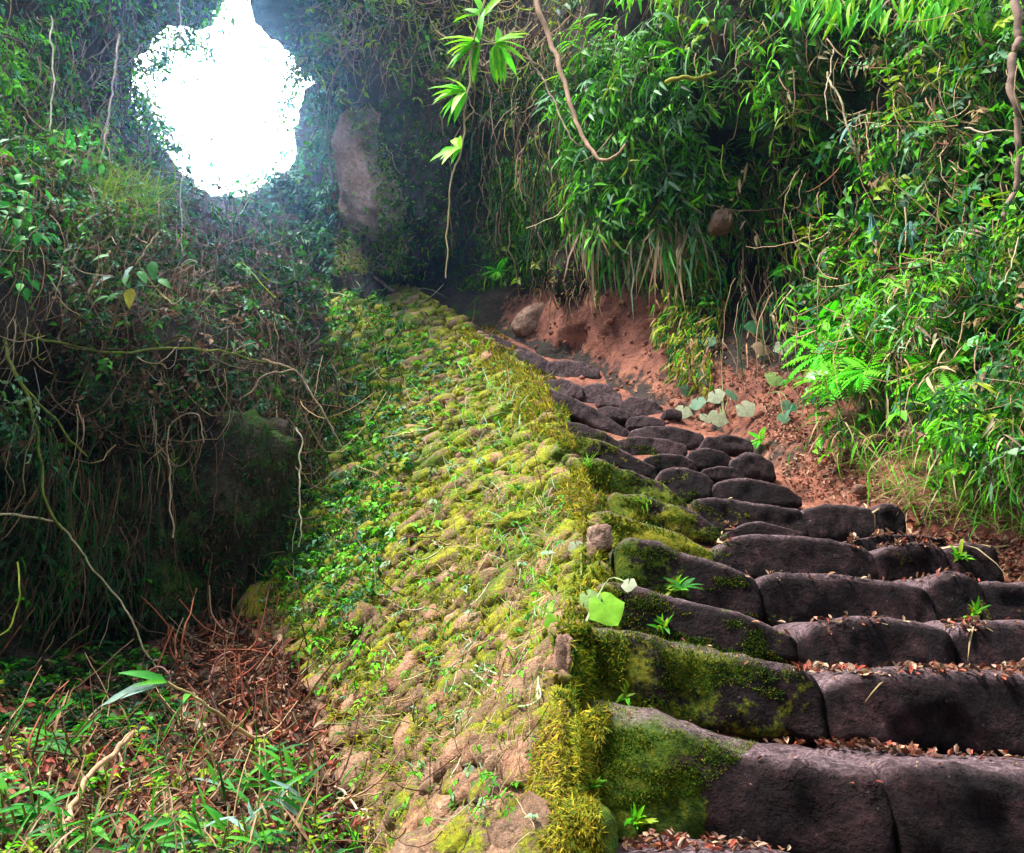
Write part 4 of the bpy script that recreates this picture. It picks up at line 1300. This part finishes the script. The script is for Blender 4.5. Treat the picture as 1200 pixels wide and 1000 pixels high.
def put_leaf(me, parent, pos, d, n, size, wide=1.0, name="leaf"):
    R = frames(np.array([d]), np.array([n]))[0]
    o = link(name, me, None, parent)
    mm = Matrix([list(r) for r in R]).to_4x4() @ Matrix.Diagonal((size * wide, size, size, 1))
    mm.translation = Vector(np.array(pos) - np.array(parent.location))
    o.matrix_local = mm
    return o


# hanging bamboo sprig
BAM = [leaf_mesh(LANCE, c) for c in ((0.20, 0.66, 0.02), (0.34, 0.76, 0.03), (0.10, 0.52, 0.02))]
Db = 3.2
t = empty("bamboo_sprig", at(546, 120, Db))
tag(t, "bright green bamboo sprig dangling in front of the dark cliff on a long bare stem", "bamboo")
path_mesh("stem", [(700, -420, 4.4), (600, -160, 3.5), (568, 0, Db), (553, 65, Db), (550, 100, Db), (546, 120, Db), (540, 175, Db), (527, 220, Db), (525, 280, Db), (523, 327, Db)],
          0.008, 0.003, 60, (0.30, 0.24, 0.12), 'bark', t, wob=.012, org=np.array(t.location))
for (nx, ny), tips in {(562, 50): [(505, 38), (507, 58), (515, 75), (535, 28), (545, 98), (560, 4), (528, 88), (520, 52)],
                       (566, 20): [(545, 6), (590, -14), (530, -8), (552, -30), (578, 8)],
                       (580, 52): [(606, 38), (613, 62), (615, 91), (600, 99), (584, 96), (568, 105), (600, 16), (592, 80), (612, 48)],
                       (546, 108): [(500, 92), (500, 113), (505, 137), (516, 142), (528, 84), (534, 130), (510, 102), (525, 122)],
                       (540, 174): [(506, 181), (524, 154), (510, 168), (536, 158), (520, 182)]}.items():
    if nx == 580:
        path_mesh("twig", [(556, 56, Db), (568, 52, Db - .02), (580, 52, Db - .04)], .004, .003, 8, (0.25, 0.3, 0.08), 'bark', t, org=np.array(t.location))
    for k, (tx, ty) in enumerate(tips):
        a = at(nx, ny, Db); b = at(tx, ty, Db + random.uniform(-.12, .12))
        L = np.linalg.norm(b - a)
        if k % 2 == 0:
            b2 = b + RNG.normal(0, .22 * L, 3)
            put_leaf(BAM[(k + 1) % 3], t, a, norm(b2 - a), norm(UP * .7 - np.array([0, .9, 0])), L * .8, 1.4)
        put_leaf(BAM[k % 3], t, a, norm(b - a + UP * .12 * L), norm(UP * .7 - np.array([0, .9, 0]) + RNG.normal(0, .35, 3)), min(L * 1.12, 54 * Db / F), 1.45)

# bamboo leaves hanging in from above
def spray(px, py, D, n, w_, h_, label, seed):
    rr = random.Random(seed)
    t = empty("bamboo_branch", at(px, py - 60, D))
    tag(t, label, "bamboo", "bamboo branches hanging in from above")
    ox = px + 60
    for s in range(max(2, n // 9)):
        x = px - w_ / 2 + w_ * (s + .5) / max(2, n // 9)
        path_mesh("stem", [(ox, py - 330, D + .9), ((ox + x) / 2, py - 150, D + .3), (x, py - 30, D)], .007, .003, 24, (0.22, 0.24, 0.08), 'bark', t, wob=.01, org=np.array(t.location), seed=s)
        for k in range(9):
            a = at(x + rr.uniform(-14, 14), py - 30 + rr.uniform(-34, 10), D + rr.uniform(-.12, .12))
            b = at(x + rr.uniform(-60, 24), py + rr.uniform(-.1, 1.0) * h_, D + rr.uniform(-.2, .2))
            L = np.linalg.norm(b - a)
            put_leaf(BAM[rr.randrange(3)], t, a, norm(b - a), norm(UP * .7 - np.array([0, .9, 0]) + RNG.normal(0, .4, 3)), min(L, 44 * D / F), .85)


spray(1020, 36, 5.0, 72, 190, 66, "bright bamboo leaves drooping over the dark gap at the top of the right bank", 3)
spray(1140, 38, 4.6, 36, 100, 62, "yellowish green bamboo leaves at the upper right corner", 4)
spray(755, 10, 5.2, 27, 80, 42, "short bamboo leaves at the top edge right of the brown hanging stem", 5)

# ferns
def frond_mesh(n=13, color=(0.08, 0.36, 0.02), wid=.30):
    parts = []
    ts = np.linspace(0.08, 0.98, n)
    y = ts; z = -0.55 * ts ** 2 + 0.05
    for sgn in (-1, 1):
        pos = np.stack([0 * ts, y, z], -1)
        d = norm(np.stack([sgn * np.ones(n), np.full(n, .45), -.25 + 0 * ts], -1))
        R = frames(d, np.tile(np.array([0, .2, 1.0]), (n, 1)))
        sz = wid * np.sin(np.clip(ts * .9 + .12, 0, 1) * math.pi) ** .7 + .03
        parts.append(inst(leaf_template([(0.4, 0.17)], .3, .2), pos, R, sz, np.tile(np.array(color), (n, 1))))
    P = np.stack([np.zeros(9), np.linspace(0, 1, 9), -0.55 * np.linspace(0, 1, 9) ** 2 + .05 * np.linspace(0, 1, 9)], -1)
    parts.append(tubes(P[None], np.linspace(.012, .004, 9)[None], np.array([(0.12, .2, .03)]), 3))
    V, T, C = joinm(parts)
    me = mesh("frond", V, T, np.clip(C, 0, 1)); me.materials.append(M['leaf'])
    return me


FR = [frond_mesh(13, (0.08, 0.62, 0.012)), frond_mesh(11, (0.18, 0.66, 0.02), .34), frond_mesh(14, (0.03, 0.2, 0.02), .26)]


def fern(px, py, size_px, nfr, label, down=.5, kinds=(0, 1), fn=cliff_P, group=None, off=.55, name="fern"):
    P, N = sheet_N(fn, np.array([float(px)]), np.array([float(py)])); P = P[0] + N[0] * off; N = N[0]
    t = empty(name, P); tag(t, label, "fern", group)
    s = size_px * P[1] / F
    for i in range(nfr):
        a = 2 * math.pi * (i + random.random() * .5) / nfr
        side = norm(np.cross(N, UP)); u2 = np.cross(side, N)
        d = norm(N * .7 + side * math.cos(a) * .8 + u2 * math.sin(a) * .6 - UP * down)
        put_leaf(FR[random.choice(kinds)], t, P, d, norm(UP + N * .6), s * random.uniform(.7, 1.1), 1.0, "frond")


FERNS = [(1010, 425, 46, 9, "bright green fern highest on the cascade beside the rusty twigs"), (1000, 470, 44, 9, "bright green fern in the middle of the cascade above the litter"),
         (1035, 465, 40, 8, "bright green fern just right of the cascade's middle"), (1012, 510, 40, 8, "bright green fern hanging lowest over the dirt path"),
         (1060, 500, 38, 8, "bright fern above the fallen straw, right of the cascade"), (1125, 500, 42, 8, "bright fern above the right end of the straw litter"),
         (1180, 450, 44, 8, "fern at the right edge of the picture above the bank foot"), (1170, 540, 36, 7, "small fern low at the right edge beside the straw"),
         (1090, 440, 40, 8, "fern between the cascade and the right edge, higher up"), (1150, 380, 40, 8, "fern under the blue-green long leaves")]
for f_ in FERNS: fern(f_[0], f_[1], f_[2] * 1.25, f_[3] + 2, f_[4], group="bright ferns on the right bank")
fern(896, 520, 18, 7, "small bright fern at the edge of the dirt path beside the steps", down=.1, off=.05, fn=cliff_P)
fern(385, 375, 20, 7, "tiny fern by the rock on the crest of the wall", down=.1, fn=WALLS, off=.02)
fern(800, 690, 24, 7, "small fern rooted between two mossy steps", down=.2, off=-.0, fn=step_P, kinds=(2,))
fern(590, 345, 22, 7, "small green fern on the cliff above the top steps", down=.3)

# long strap leaves and the pale tuft
STRAP = leaf_template([(0.15, 0.06), (0.5, 0.09), (0.8, 0.06)], .4, .2)
blue = [leaf_mesh(STRAP, (0.16, 0.33, 0.32)), leaf_mesh(STRAP, (0.10, 0.26, 0.22))]
for (x, y, L, lab) in [(1110, 235, 62, "pair of long blue-green strap leaves hanging below the dark gap"), (1158, 275, 46, "short blue-green strap leaves right of the longer pair"),
                       (1085, 150, 40, "bluish strap leaves among small leaves near the top")]:
    P, N = sheet_N(cliff_P, np.array([float(x)]), np.array([float(y)])); P = P[0] + N[0] * .75
    t = empty("strap_leaf_plant", P); tag(t, lab, "plant", "blue-green strap leaved plants")
    for k in range(4):
        put_leaf(blue[k % 2], t, P, norm(-UP + N[0] * .25 + RNG.normal(0, .22, 3)), norm(N[0] + UP * .2 + RNG.normal(0, .2, 3)), L * P[1] / F * random.uniform(.6, 1.1), 1.1)

pale = [leaf_mesh(leaf_template([(0.2, 0.03), (0.6, 0.028)], .4, .8), c) for c in ((0.30, 0.42, 0.28), (0.2, 0.34, 0.2))]
for (x, y, L, n_, lab) in [(880, 265, 38, 16, "pale narrow-leaved tuft like a little air plant beside the round tan rock"), (850, 300, 30, 12, "dull green narrow-leaved tuft below the round tan rock"),
                           (890, 325, 28, 10, "small narrow-leaved tuft above the broad leaves")]:
    P, N = sheet_N(cliff_P, np.array([float(x)]), np.array([float(y)])); P = P[0] + N[0] * .6
    t = empty("narrow_leaf_tuft", P); tag(t, lab, "plant", "narrow-leaved tufts on the right bank")
    for k in range(n_):
        put_leaf(pale[k % 2], t, P, norm(N[0] * .4 + RNG.normal(0, .6, 3) + np.array([0, 0, .15])), norm(UP + N[0]), L * P[1] / F * random.uniform(.7, 1.2), 1.2)

# broad round leaves
HL = [leaf_mesh(HEART, c) for c in ((0.03, 0.15, 0.05), (0.26, 0.40, 0.13), (0.36, 0.40, 0.26), (0.42, 0.30, 0.2), (0.13, 0.26, 0.15), (0.22, 0.5, 0.03))]


def broad(root, leaves, D_of, label, group=None, name="broad_leaf_plant", rr=.004):
    rx, ry = root
    R0 = at(rx, ry, D_of(rx, ry))
    t = empty(name, R0); tag(t, label, "plant", group)
    for (x, y, s, k) in leaves:
        D = D_of(x, y) - random.uniform(.12, .3)
        c = at(x, y, D)
        path_mesh("stem", [(rx, ry, D_of(rx, ry)), ((x + rx) / 2 + 3, min(y, ry) - 2, D_of(x, y) - .05), (x, y, D)], rr, rr * .7, 10, (0.2, 0.25, 0.1), 'bark', t, org=R0)
        put_leaf(HL[k], t, c, norm(np.array([random.uniform(-.5, .5), -.35, -.75])), norm(np.array([random.uniform(-.7, .7), -.7, random.uniform(.2, 1.1)])), s * D / F * .95, 1.0)


cd = lambda x, y: float(CLIFF(x, y)) - .1
broad((888, 420), [(886, 380, 28, 0), (927, 380, 22, 1), (918, 404, 26, 2), (893, 406, 24, 3), (905, 358, 16, 0)], cd, "broad round leaves, one dark green and others pale, high above the red earth", "broad leaved plants")
broad((900, 462), [(909, 442, 24, 1), (925, 474, 18, 4), (918, 488, 16, 4)], cd, "small plant with one round green leaf above the path litter", "broad leaved plants")
broad((848, 488), [(872, 477, 24, 2), (842, 487, 26, 2), (857, 460, 20, 4), (825, 440, 26, 4), (806, 456, 20, 4), (801, 480, 22, 2), (817, 470, 22, 4), (832, 398, 20, 4), (838, 462, 22, 2), (826, 488, 18, 2)], cd,
      "low creeping plant with pale greyish leaves beside the upper steps", "broad leaved plants")
wd = lambda x, y: float(_tp(x, y)) - .02
broad((680, 745), [(708, 708, 42, 5), (652, 729, 30, 5), (690, 700, 26, 1), (676, 640, 22, 2), (737, 683, 18, 2), (640, 712, 20, 5)], wd, "bright yellow-green round leaves on the top edge of the wall beside the steps", name="wall_edge_plant")
wl = [leaf_mesh(OVATE, c) for c in ((0.05, 0.22, 0.04), (0.28, 0.42, 0.38), (0.09, 0.33, 0.08), (0.5, .45, .05))]
P0 = at(150, 330, 5.2); t = empty("broad_leaf_shrub", P0)
tag(t, "small shrub with glossy oval leaves, one turning yellow, on the left slope", "shrub")
for (x, y, L, k, ax) in [(157, 312, 26, 1, (-.4, -.2, -.8)), (178, 306, 30, 0, (.3, -.2, -.9)), (133, 324, 26, 1, (-.7, -.2, -.4)), (154, 338, 30, 3, (.1, -.2, -1)), (148, 322, 26, 2, (.3, -.3, -.7)),
                         (163, 318, 24, 2, (.5, -.2, -.6)), (140, 344, 24, 0, (-.6, -.2, -.5)), (186, 328, 22, 0, (.7, -.2, -.4)), (128, 300, 22, 2, (-.5, -.2, -.2)), (128, 348, 22, 0, (-.8, -.2, -.3))]:
    c = at(x, y, 5.1 + random.uniform(-.15, .15))
    put_leaf(wl[k], t, c, norm(np.array(ax)), norm(np.array([random.uniform(-.5, .3), -.8, .5])), L * 5.1 / F, .85)
path_mesh("stem", [(120, 420, 5.5), (140, 350, 5.2), (165, 300, 5.1), (185, 270, 5.3)], .012, .005, 20, (0.2, .14, .08), 'bark', t, wob=.02, org=P0)
# bright shrub at the left edge
sh = [leaf_mesh(OVATE, c) for c in ((0.05, 0.38, 0.04), (0.03, 0.26, 0.03), (0.09, 0.45, 0.06))]
P0 = at(10, 290, 4.4); t = empty("leafy_shrub", P0)
tag(t, "vivid green leafy shrub at the left edge of the slope", "shrub")
for s in range(7):
    x1, y1 = random.uniform(-30, 48), random.uniform(212, 320)
    path_mesh("stem", [(-40, 360, 4.7), ((x1 - 30) / 2, (y1 + 350) / 2, 4.5), (x1, y1, 4.35)], .008, .003, 16, (0.16, .13, .06), 'bark', t, wob=.03, org=P0, seed=s)
for k in range(95):
    x, y = random.gauss(12, 22), random.gauss(265, 38)
    c = at(x, y, 4.4 + random.uniform(-.25, .25))
    put_leaf(sh[k % 3], t, c, norm(RNG.normal(0, .7, 3) - UP * .5), norm(np.array([0, -.6, .8]) + RNG.normal(0, .3, 3)), random.uniform(13, 22) * 4.4 / F, .95)
P0 = at(75, 170, 6.0); t = empty("leafy_shrub", P0)
tag(t, "lighter green shrub hanging below the top left canopy", "shrub")
path_mesh("stem", [(20, 120, 6.4), (50, 150, 6.1), (100, 180, 5.9)], .01, .004, 16, (0.16, .13, .06), 'bark', t, wob=.03, org=P0)
for k in range(70):
    c = at(random.gauss(75, 24), random.gauss(175, 16), 6 + random.uniform(-.3, .3))
    put_leaf(sh[k % 3], t, c, norm(RNG.normal(0, .7, 3) - UP * .4), norm(np.array([0, -.6, .8]) + RNG.normal(0, .3, 3)), random.uniform(11, 18) * 6 / F, .8)

# bamboo seedling leaves in the gully, grass clumps
gd = lambda x, y: float(GUL(x, y))
lb = [leaf_mesh(LANCE, c) for c in ((0.03, 0.27, 0.02), (0.26, 0.42, 0.36), (0.08, 0.36, 0.02), (0.015, 0.13, 0.02))]
P0 = at(290, 862, 3.9); t = empty("bamboo_shoot", P0)
tag(t, "lone bamboo shoot leaning left with three long leaves over the dark hollow", "bamboo")
path_mesh("stem", [(296, 868, 3.95), (255, 836, 3.7), (225, 815, 3.6), (196, 800, 3.5)], .010, .005, 24, (0.38, .3, .14), 'bark', t, wob=.01, org=P0)
for (tx, ty, k) in [(140, 799, 0), (124, 832, 1), (166, 818, 2), (215, 835, 2)]:
    a = at(196 if tx < 200 else 222, 800 if tx < 200 else 814, 3.5); b = at(tx, ty, 3.4); L = np.linalg.norm(b - a)
    put_leaf(lb[k], t, a, norm(b - a + UP * .08), norm(np.array([.2, -.7, .7])), L * 1.05, 1.3)
for (cx_, cy_, n, hpx, lab) in [(310, 965, 26, 105, "tall bright green bamboo grass in front of the litter heap"), (350, 1000, 18, 90, "bamboo grass at the foot of the wall near the bottom edge"),
                                (268, 1010, 18, 90, "bamboo grass at the bottom edge left of the tallest clump"), (35, 1000, 26, 85, "broad bamboo leaves filling the bottom left corner"),
                                (95, 1020, 18, 80, "bamboo grass beside the bent stick at the bottom edge"), (-20, 960, 18, 80, "bamboo grass cut by the left edge of the picture"),
                                (225, 1020, 14, 70, "low bamboo grass in the middle of the bottom edge"), (60, 900, 14, 60, "pale wispy grass at the edge of the dark hollow")]:
    D = gd(cx_, cy_); P0 = at(cx_, cy_, D)
    t = empty("grass_clump", P0); tag(t, lab, "grass clump", "bamboo grass clumps in the gully")
    big = cx_ < 100
    for s in range(n // 4):
        dx = random.gauss(0, 22); hh = hpx * random.uniform(.6, 1.1)
        base = (cx_ + dx, cy_ + random.uniform(-8, 8), D + random.uniform(-.15, .15))
        tip = (cx_ + dx * 1.4 + random.uniform(-14, 14), cy_ - hh, D + random.uniform(-.2, .1))
        _, Pp = path_mesh("stem", [base, ((base[0] + tip[0]) / 2 + 3, (base[1] + tip[1]) / 2, D), tip], .005, .003, 10, (0.26, .3, .1), 'bark', t, org=P0)
        for q in range(5):
            a = Pp[min(9, 3 + q + random.randint(0, 1))]
            d = norm(np.array([random.choice((-1, 1)) * random.uniform(.3, 1), random.uniform(-.6, .2), random.uniform(-.1, .9)]))
            put_leaf(lb[random.choice((0, 0, 2, 2, 3, 1) if not big else (0, 0, 2, 3))], t, a, d, norm(np.array([0, -.5, .9]) + RNG.normal(0, .3, 3)), random.uniform(24, 42) * D / F, 1.1 if big else .9)

# weeds on the steps
for (x, y, lab) in [(735, 815, "small bright weed growing on the front of the second mossy step"), (792, 690, "feathery weed on the mossy left end of a step"), (778, 735, "little weed at the foot of a mossy riser"),
                    (690, 925, "weed at the corner under the biggest step"), (745, 965, "tuft of weeds on the litter under the biggest step"), (690, 548, "bright grass tuft at the edge of the upper steps"),
                    (755, 590, "thin grass tuft between two upper mossy steps"), (1125, 655, "weed on the right end of a step below the straw"), (1140, 720, "tiny weed on the round end of a step")]:
    P, N, k = cast([x], [y])
    if len(P) == 0: continue
    P, N = P[0], N[0]
    n = 16
    d = norm(N * .6 + UP * .5 + rnd(n, .45))
    V, T, C = inst(LANCE if y > 600 else BLADEUP, np.tile(P, (n, 1)) + rnd(n, .003 * P[1]), frames(d, norm(UP + N + rnd(n, .3))), RNG.uniform(.6, 1.3, n) * 17 * P[1] / F,
                   palette(n, [G_BRIGHT, G_MID, G_YEL]), np.full(n, 1.5))
    o = link("weed", mesh("weed", V - P, T, np.clip(C, 0, 1)), M['leaf']); o.location = Vector(P)
    tag(o, lab, "weed", "weeds growing on the steps")

# big single branches and vines
MOSSYBR = (0.13, 0.16, 0.025)
BR = [
    ("hanging_branch", [(600, -160, 7.6), (626, -10, 7.4), (643, 40, 7.4), (662, 100, 7.3), (682, 158, 7.2), (700, 184, 7.1), (716, 188, 7.0), (733, 170, 7.0)], 9, 3, (0.33, 0.2, 0.13), "thick brown stem hanging down the middle and curling up at its tip", "branch"),
    ("hanging_branch", [(615, 60, 7.8), (640, 100, 7.8), (668, 160, 7.6), (690, 175, 7.6)], 3, 1.5, (0.28, 0.2, 0.14), "thin stem close behind the thick brown hanging stem", "branch"),
    ("mossy_branch", [(782, 96, 7.0), (800, 90, 6.8), (820, 92, 6.8), (838, 84, 7.0)], 6, 5, (0.24, 0.22, 0.02), "short stub of branch wrapped in yellow moss above the small leaves", "branch"),
    ("tree_root", [(1180, -60, 4.0), (1192, 30, 4.0), (1186, 100, 4.0), (1195, 180, 4.1), (1178, 260, 4.2)], 12, 6, (0.2, 0.13, 0.1), "brown twisted root down the right edge of the picture", "root"),
    ("dry_branch", [(1130, 150, 4.6), (1165, 155, 4.4), (1215, 158, 4.3)], 2.5, 2, (0.45, 0.35, 0.26), "pale dry branch sticking in level from the right edge", "branch"),
    ("vine", [(968, 85, 5.4), (985, 120, 5.3), (998, 165, 5.3), (1010, 200, 5.4)], 3, 2, (0.36, 0.28, 0.17), "tan forked vine in front of the dark gap", "vine"),
    ("vine", [(975, 60, 5.3), (970, 100, 5.3), (969, 140, 5.3)], 2, 1, (0.5, 0.4, 0.26), "short straight straw-coloured vine above the dark gap", "vine"),
    ("vine", [(930, 270, 7.6), (940, 310, 7.5), (950, 345, 7.4), (948, 375, 7.4)], 3, 2, (0.30, 0.2, 0.12), "dull brown root hanging above the broad leaves", "vine"),
    ("crossing_branch", [(-30, 398, 4.8), (20, 392, 5.0), (70, 402, 5.2), (130, 412, 5.4), (200, 408, 5.7), (260, 412, 6.2), (310, 425, 7.0)], 3.5, 2.5, MOSSYBR, "long mossy branch running level across the left slope", "branch"),
    ("bent_branch", [(128, 295, 5.6), (100, 350, 5.4), (68, 392, 5.3), (75, 404, 5.3), (110, 410, 5.4)], 3, 2.5, (0.34, 0.25, 0.16), "tan branch bending back to join the mossy level branch", "branch"),
    ("vine", [(306, 420, 7.0), (345, 435, 7.3), (370, 470, 7.4), (400, 522, 7.6)], 3, 2, (0.36, 0.25, 0.17), "brown vine arching from the level branch down to the wall", "vine"),
    ("vine", [(280, 470, 7.0), (310, 440, 7.0), (345, 434, 7.2)], 2, 1.6, (0.3, 0.22, 0.15), "short brown vine meeting the arching vine from the left", "vine"),
    ("mossy_branch", [(0, 400, 4.6), (20, 440, 4.6), (38, 480, 4.7), (45, 540, 4.8), (58, 600, 4.9), (70, 622, 5.0)], 3.5, 3, MOSSYBR, "mossy branch running down through the dark left side", "branch"),
    ("mossy_branch", [(10, 425, 4.7), (45, 475, 4.9), (80, 510, 5.1), (105, 537, 5.3)], 3, 2, MOSSYBR, "mossy branch slanting right from the same knot at the left edge", "branch"),
    ("vine", [(-20, 604, 4.6), (40, 606, 4.8), (70, 618, 5.0), (105, 660, 5.2), (140, 705, 5.3), (160, 745, 5.3), (185, 790, 5.3)], 2.6, 2, (0.3, 0.26, 0.16), "long vine falling from the left edge across the dark hollow", "vine"),
    ("vine", [(347, 500, 7.2), (352, 520, 7.2), (351, 580, 7.2), (352, 645, 7.2)], 2, 1.6, (0.55, 0.47, 0.33), "straight pale vine hanging at the dark foot of the wall", "vine"),
    ("vine", [(18, 655, 4.4), (19, 700, 4.4), (16, 735, 4.4), (-5, 748, 4.4)], 1.8, 1.5, (0.28, 0.33, 0.04), "thin green vine hooked at the left edge", "vine"),
    ("vine", [(210, -20, 8), (214, 150, 7.8), (212, 280, 7.6), (214, 400, 7.4)], 1.4, 1.2, (0.35, .3, .25), "long thin vine hanging straight below the sky opening", "vine"),
    ("vine", [(60, 20, 6.4), (62, 120, 6.2), (42, 230, 6.0), (30, 330, 5.8), (8, 440, 5.6)], 2.2, 1.8, (0.35, .3, .22), "long pale vine down the left side of the slope", "vine"),
    ("vine", [(140, 40, 7.5), (125, 150, 7.3), (105, 270, 7.0)], 2.6, 1.8, (0.34, .26, .18), "straight bare stem slanting below the top left canopy", "vine"),
    ("vine", [(200, 630, 6.0), (196, 560, 6.0), (203, 500, 6.0), (232, 486, 6.0), (238, 520, 6.0)], 1.8, 1.4, (0.36, .26, .18), "looping dry vine in front of the dark rock", "vine"),
    ("stick", [(158, 855, 3.3), (140, 880, 3.15), (112, 908, 3.0), (92, 930, 2.85), (78, 965, 2.6), (70, 1010, 2.3)], 7, 5, (0.42, 0.26, 0.15), "bent bare stick as thick as a thumb leaning at the bottom left", "stick"),
    ("stick", [(395, 920, 3.9), (415, 938, 3.7), (430, 960, 3.5), (432, 1000, 3.2)], 3, 2, (0.5, .35, .26), "thin pale stick at the foot of the wall", "stick"),
    ("stick", [(140, 880, 3.4), (165, 945, 3.0), (210, 1005, 2.6)], 2.2, 1.8, (0.38, .28, .18), "thin straight stick crossing the litter beside the bent one", "stick"),
    ("stick", [(215, 798, 5.4), (300, 802, 5.5), (385, 797, 5.6)], 3.5, 3, (0.17, .07, .06), "dark reddish stick lying level on the litter heap", "stick"),
    ("vine", [(248, 808, 4.9), (250, 780, 4.9), (268, 765, 4.9), (284, 772, 5.0)], 2.4, 1.8, (0.30, .13, .12), "reddish vine making a small arch on the litter heap", "vine"),
    ("vine", [(168, 790, 4.6), (182, 783, 4.6), (196, 790, 4.6), (198, 802, 4.6)], 2.2, 1.6, (0.28, .13, .12), "reddish hooked vine above the lone bamboo shoot", "vine"),
    ("fallen_branch", [(420, 312, 14.8), (440, 326, 14.4), (462, 342, 13.8)], 5, 4, (0.12, 0.08, 0.06), "dark fallen branch lying on the crest of the wall", "branch"),
    ("tree_root", [(390, 220, 12.8), (384, 150, 12.6), (392, 90, 12.4), (420, 30, 12)], 3, 2, (0.14, 0.12, 0.1), "thin dark root down the left of the pink rock", "root"),
]
for nm, pts, r0, r1, c, lab, cat in BR:
    D = pts[len(pts) // 2][2]
    o, _ = path_mesh(nm, pts, r0 * .5 * D / F * 1.1, r1 * .5 * D / F * 1.1, 60, c, 'bark', wob=.02 if r0 > 2 else .03, seed=hash(lab) % 50 if False else len(lab))
    tag(o, lab, cat)
# pale wiry stems looping on the wall
for k, (pts, lab) in enumerate([([(520, 768), (540, 795), (575, 820), (612, 828), (633, 815), (630, 800)], "lowest of the pale wiry stems looping on the wall"),
                                ([(552, 785), (580, 808), (610, 802), (632, 792)], "middle one of the pale wiry stems looping on the wall"),
                                ([(556, 780), (590, 792), (620, 790), (632, 796), (628, 822)], "highest of the pale wiry stems looping on the wall"),
                                ([(490, 615), (515, 640), (540, 650)], "pale wiry stem lying across the mossy middle of the wall")]):
    o, _ = path_mesh("trailing_stem", [(x, y, float(_tp(x, y)) - .12) for x, y in pts], .004, .003, 30, (0.42, 0.55, 0.33), 'bark', wob=.006, seed=k)
    tag(o, lab, "stem")

# thin damp air in the gorge
hz = bpy.data.materials.new("thin_haze"); hz.use_nodes = True
hn = hz.node_tree; hn.nodes.remove(hn.nodes["Principled BSDF"])
pv = hn.nodes.new("ShaderNodeVolumePrincipled")
pv.inputs["Color"].default_value = (0.38, 0.68, 1.0, 1)
pv.inputs["Density"].default_value = 0.0024
pv.inputs["Anisotropy"].default_value = 0.86
hn.links.new(pv.outputs[0], hn.nodes["Material Output"].inputs["Volume"])
HB = np.array([(x, y, z) for z in (-5.5, 24) for y in (-75, 75) for x in (-75, 75)], float)
HQ = np.array([(0, 2, 3, 1), (4, 5, 7, 6), (0, 1, 5, 4), (2, 6, 7, 3), (0, 4, 6, 2), (1, 3, 7, 5)])
tag(link("haze", mesh("haze", HB, HQ, smooth=False), hz), kind="stuff")
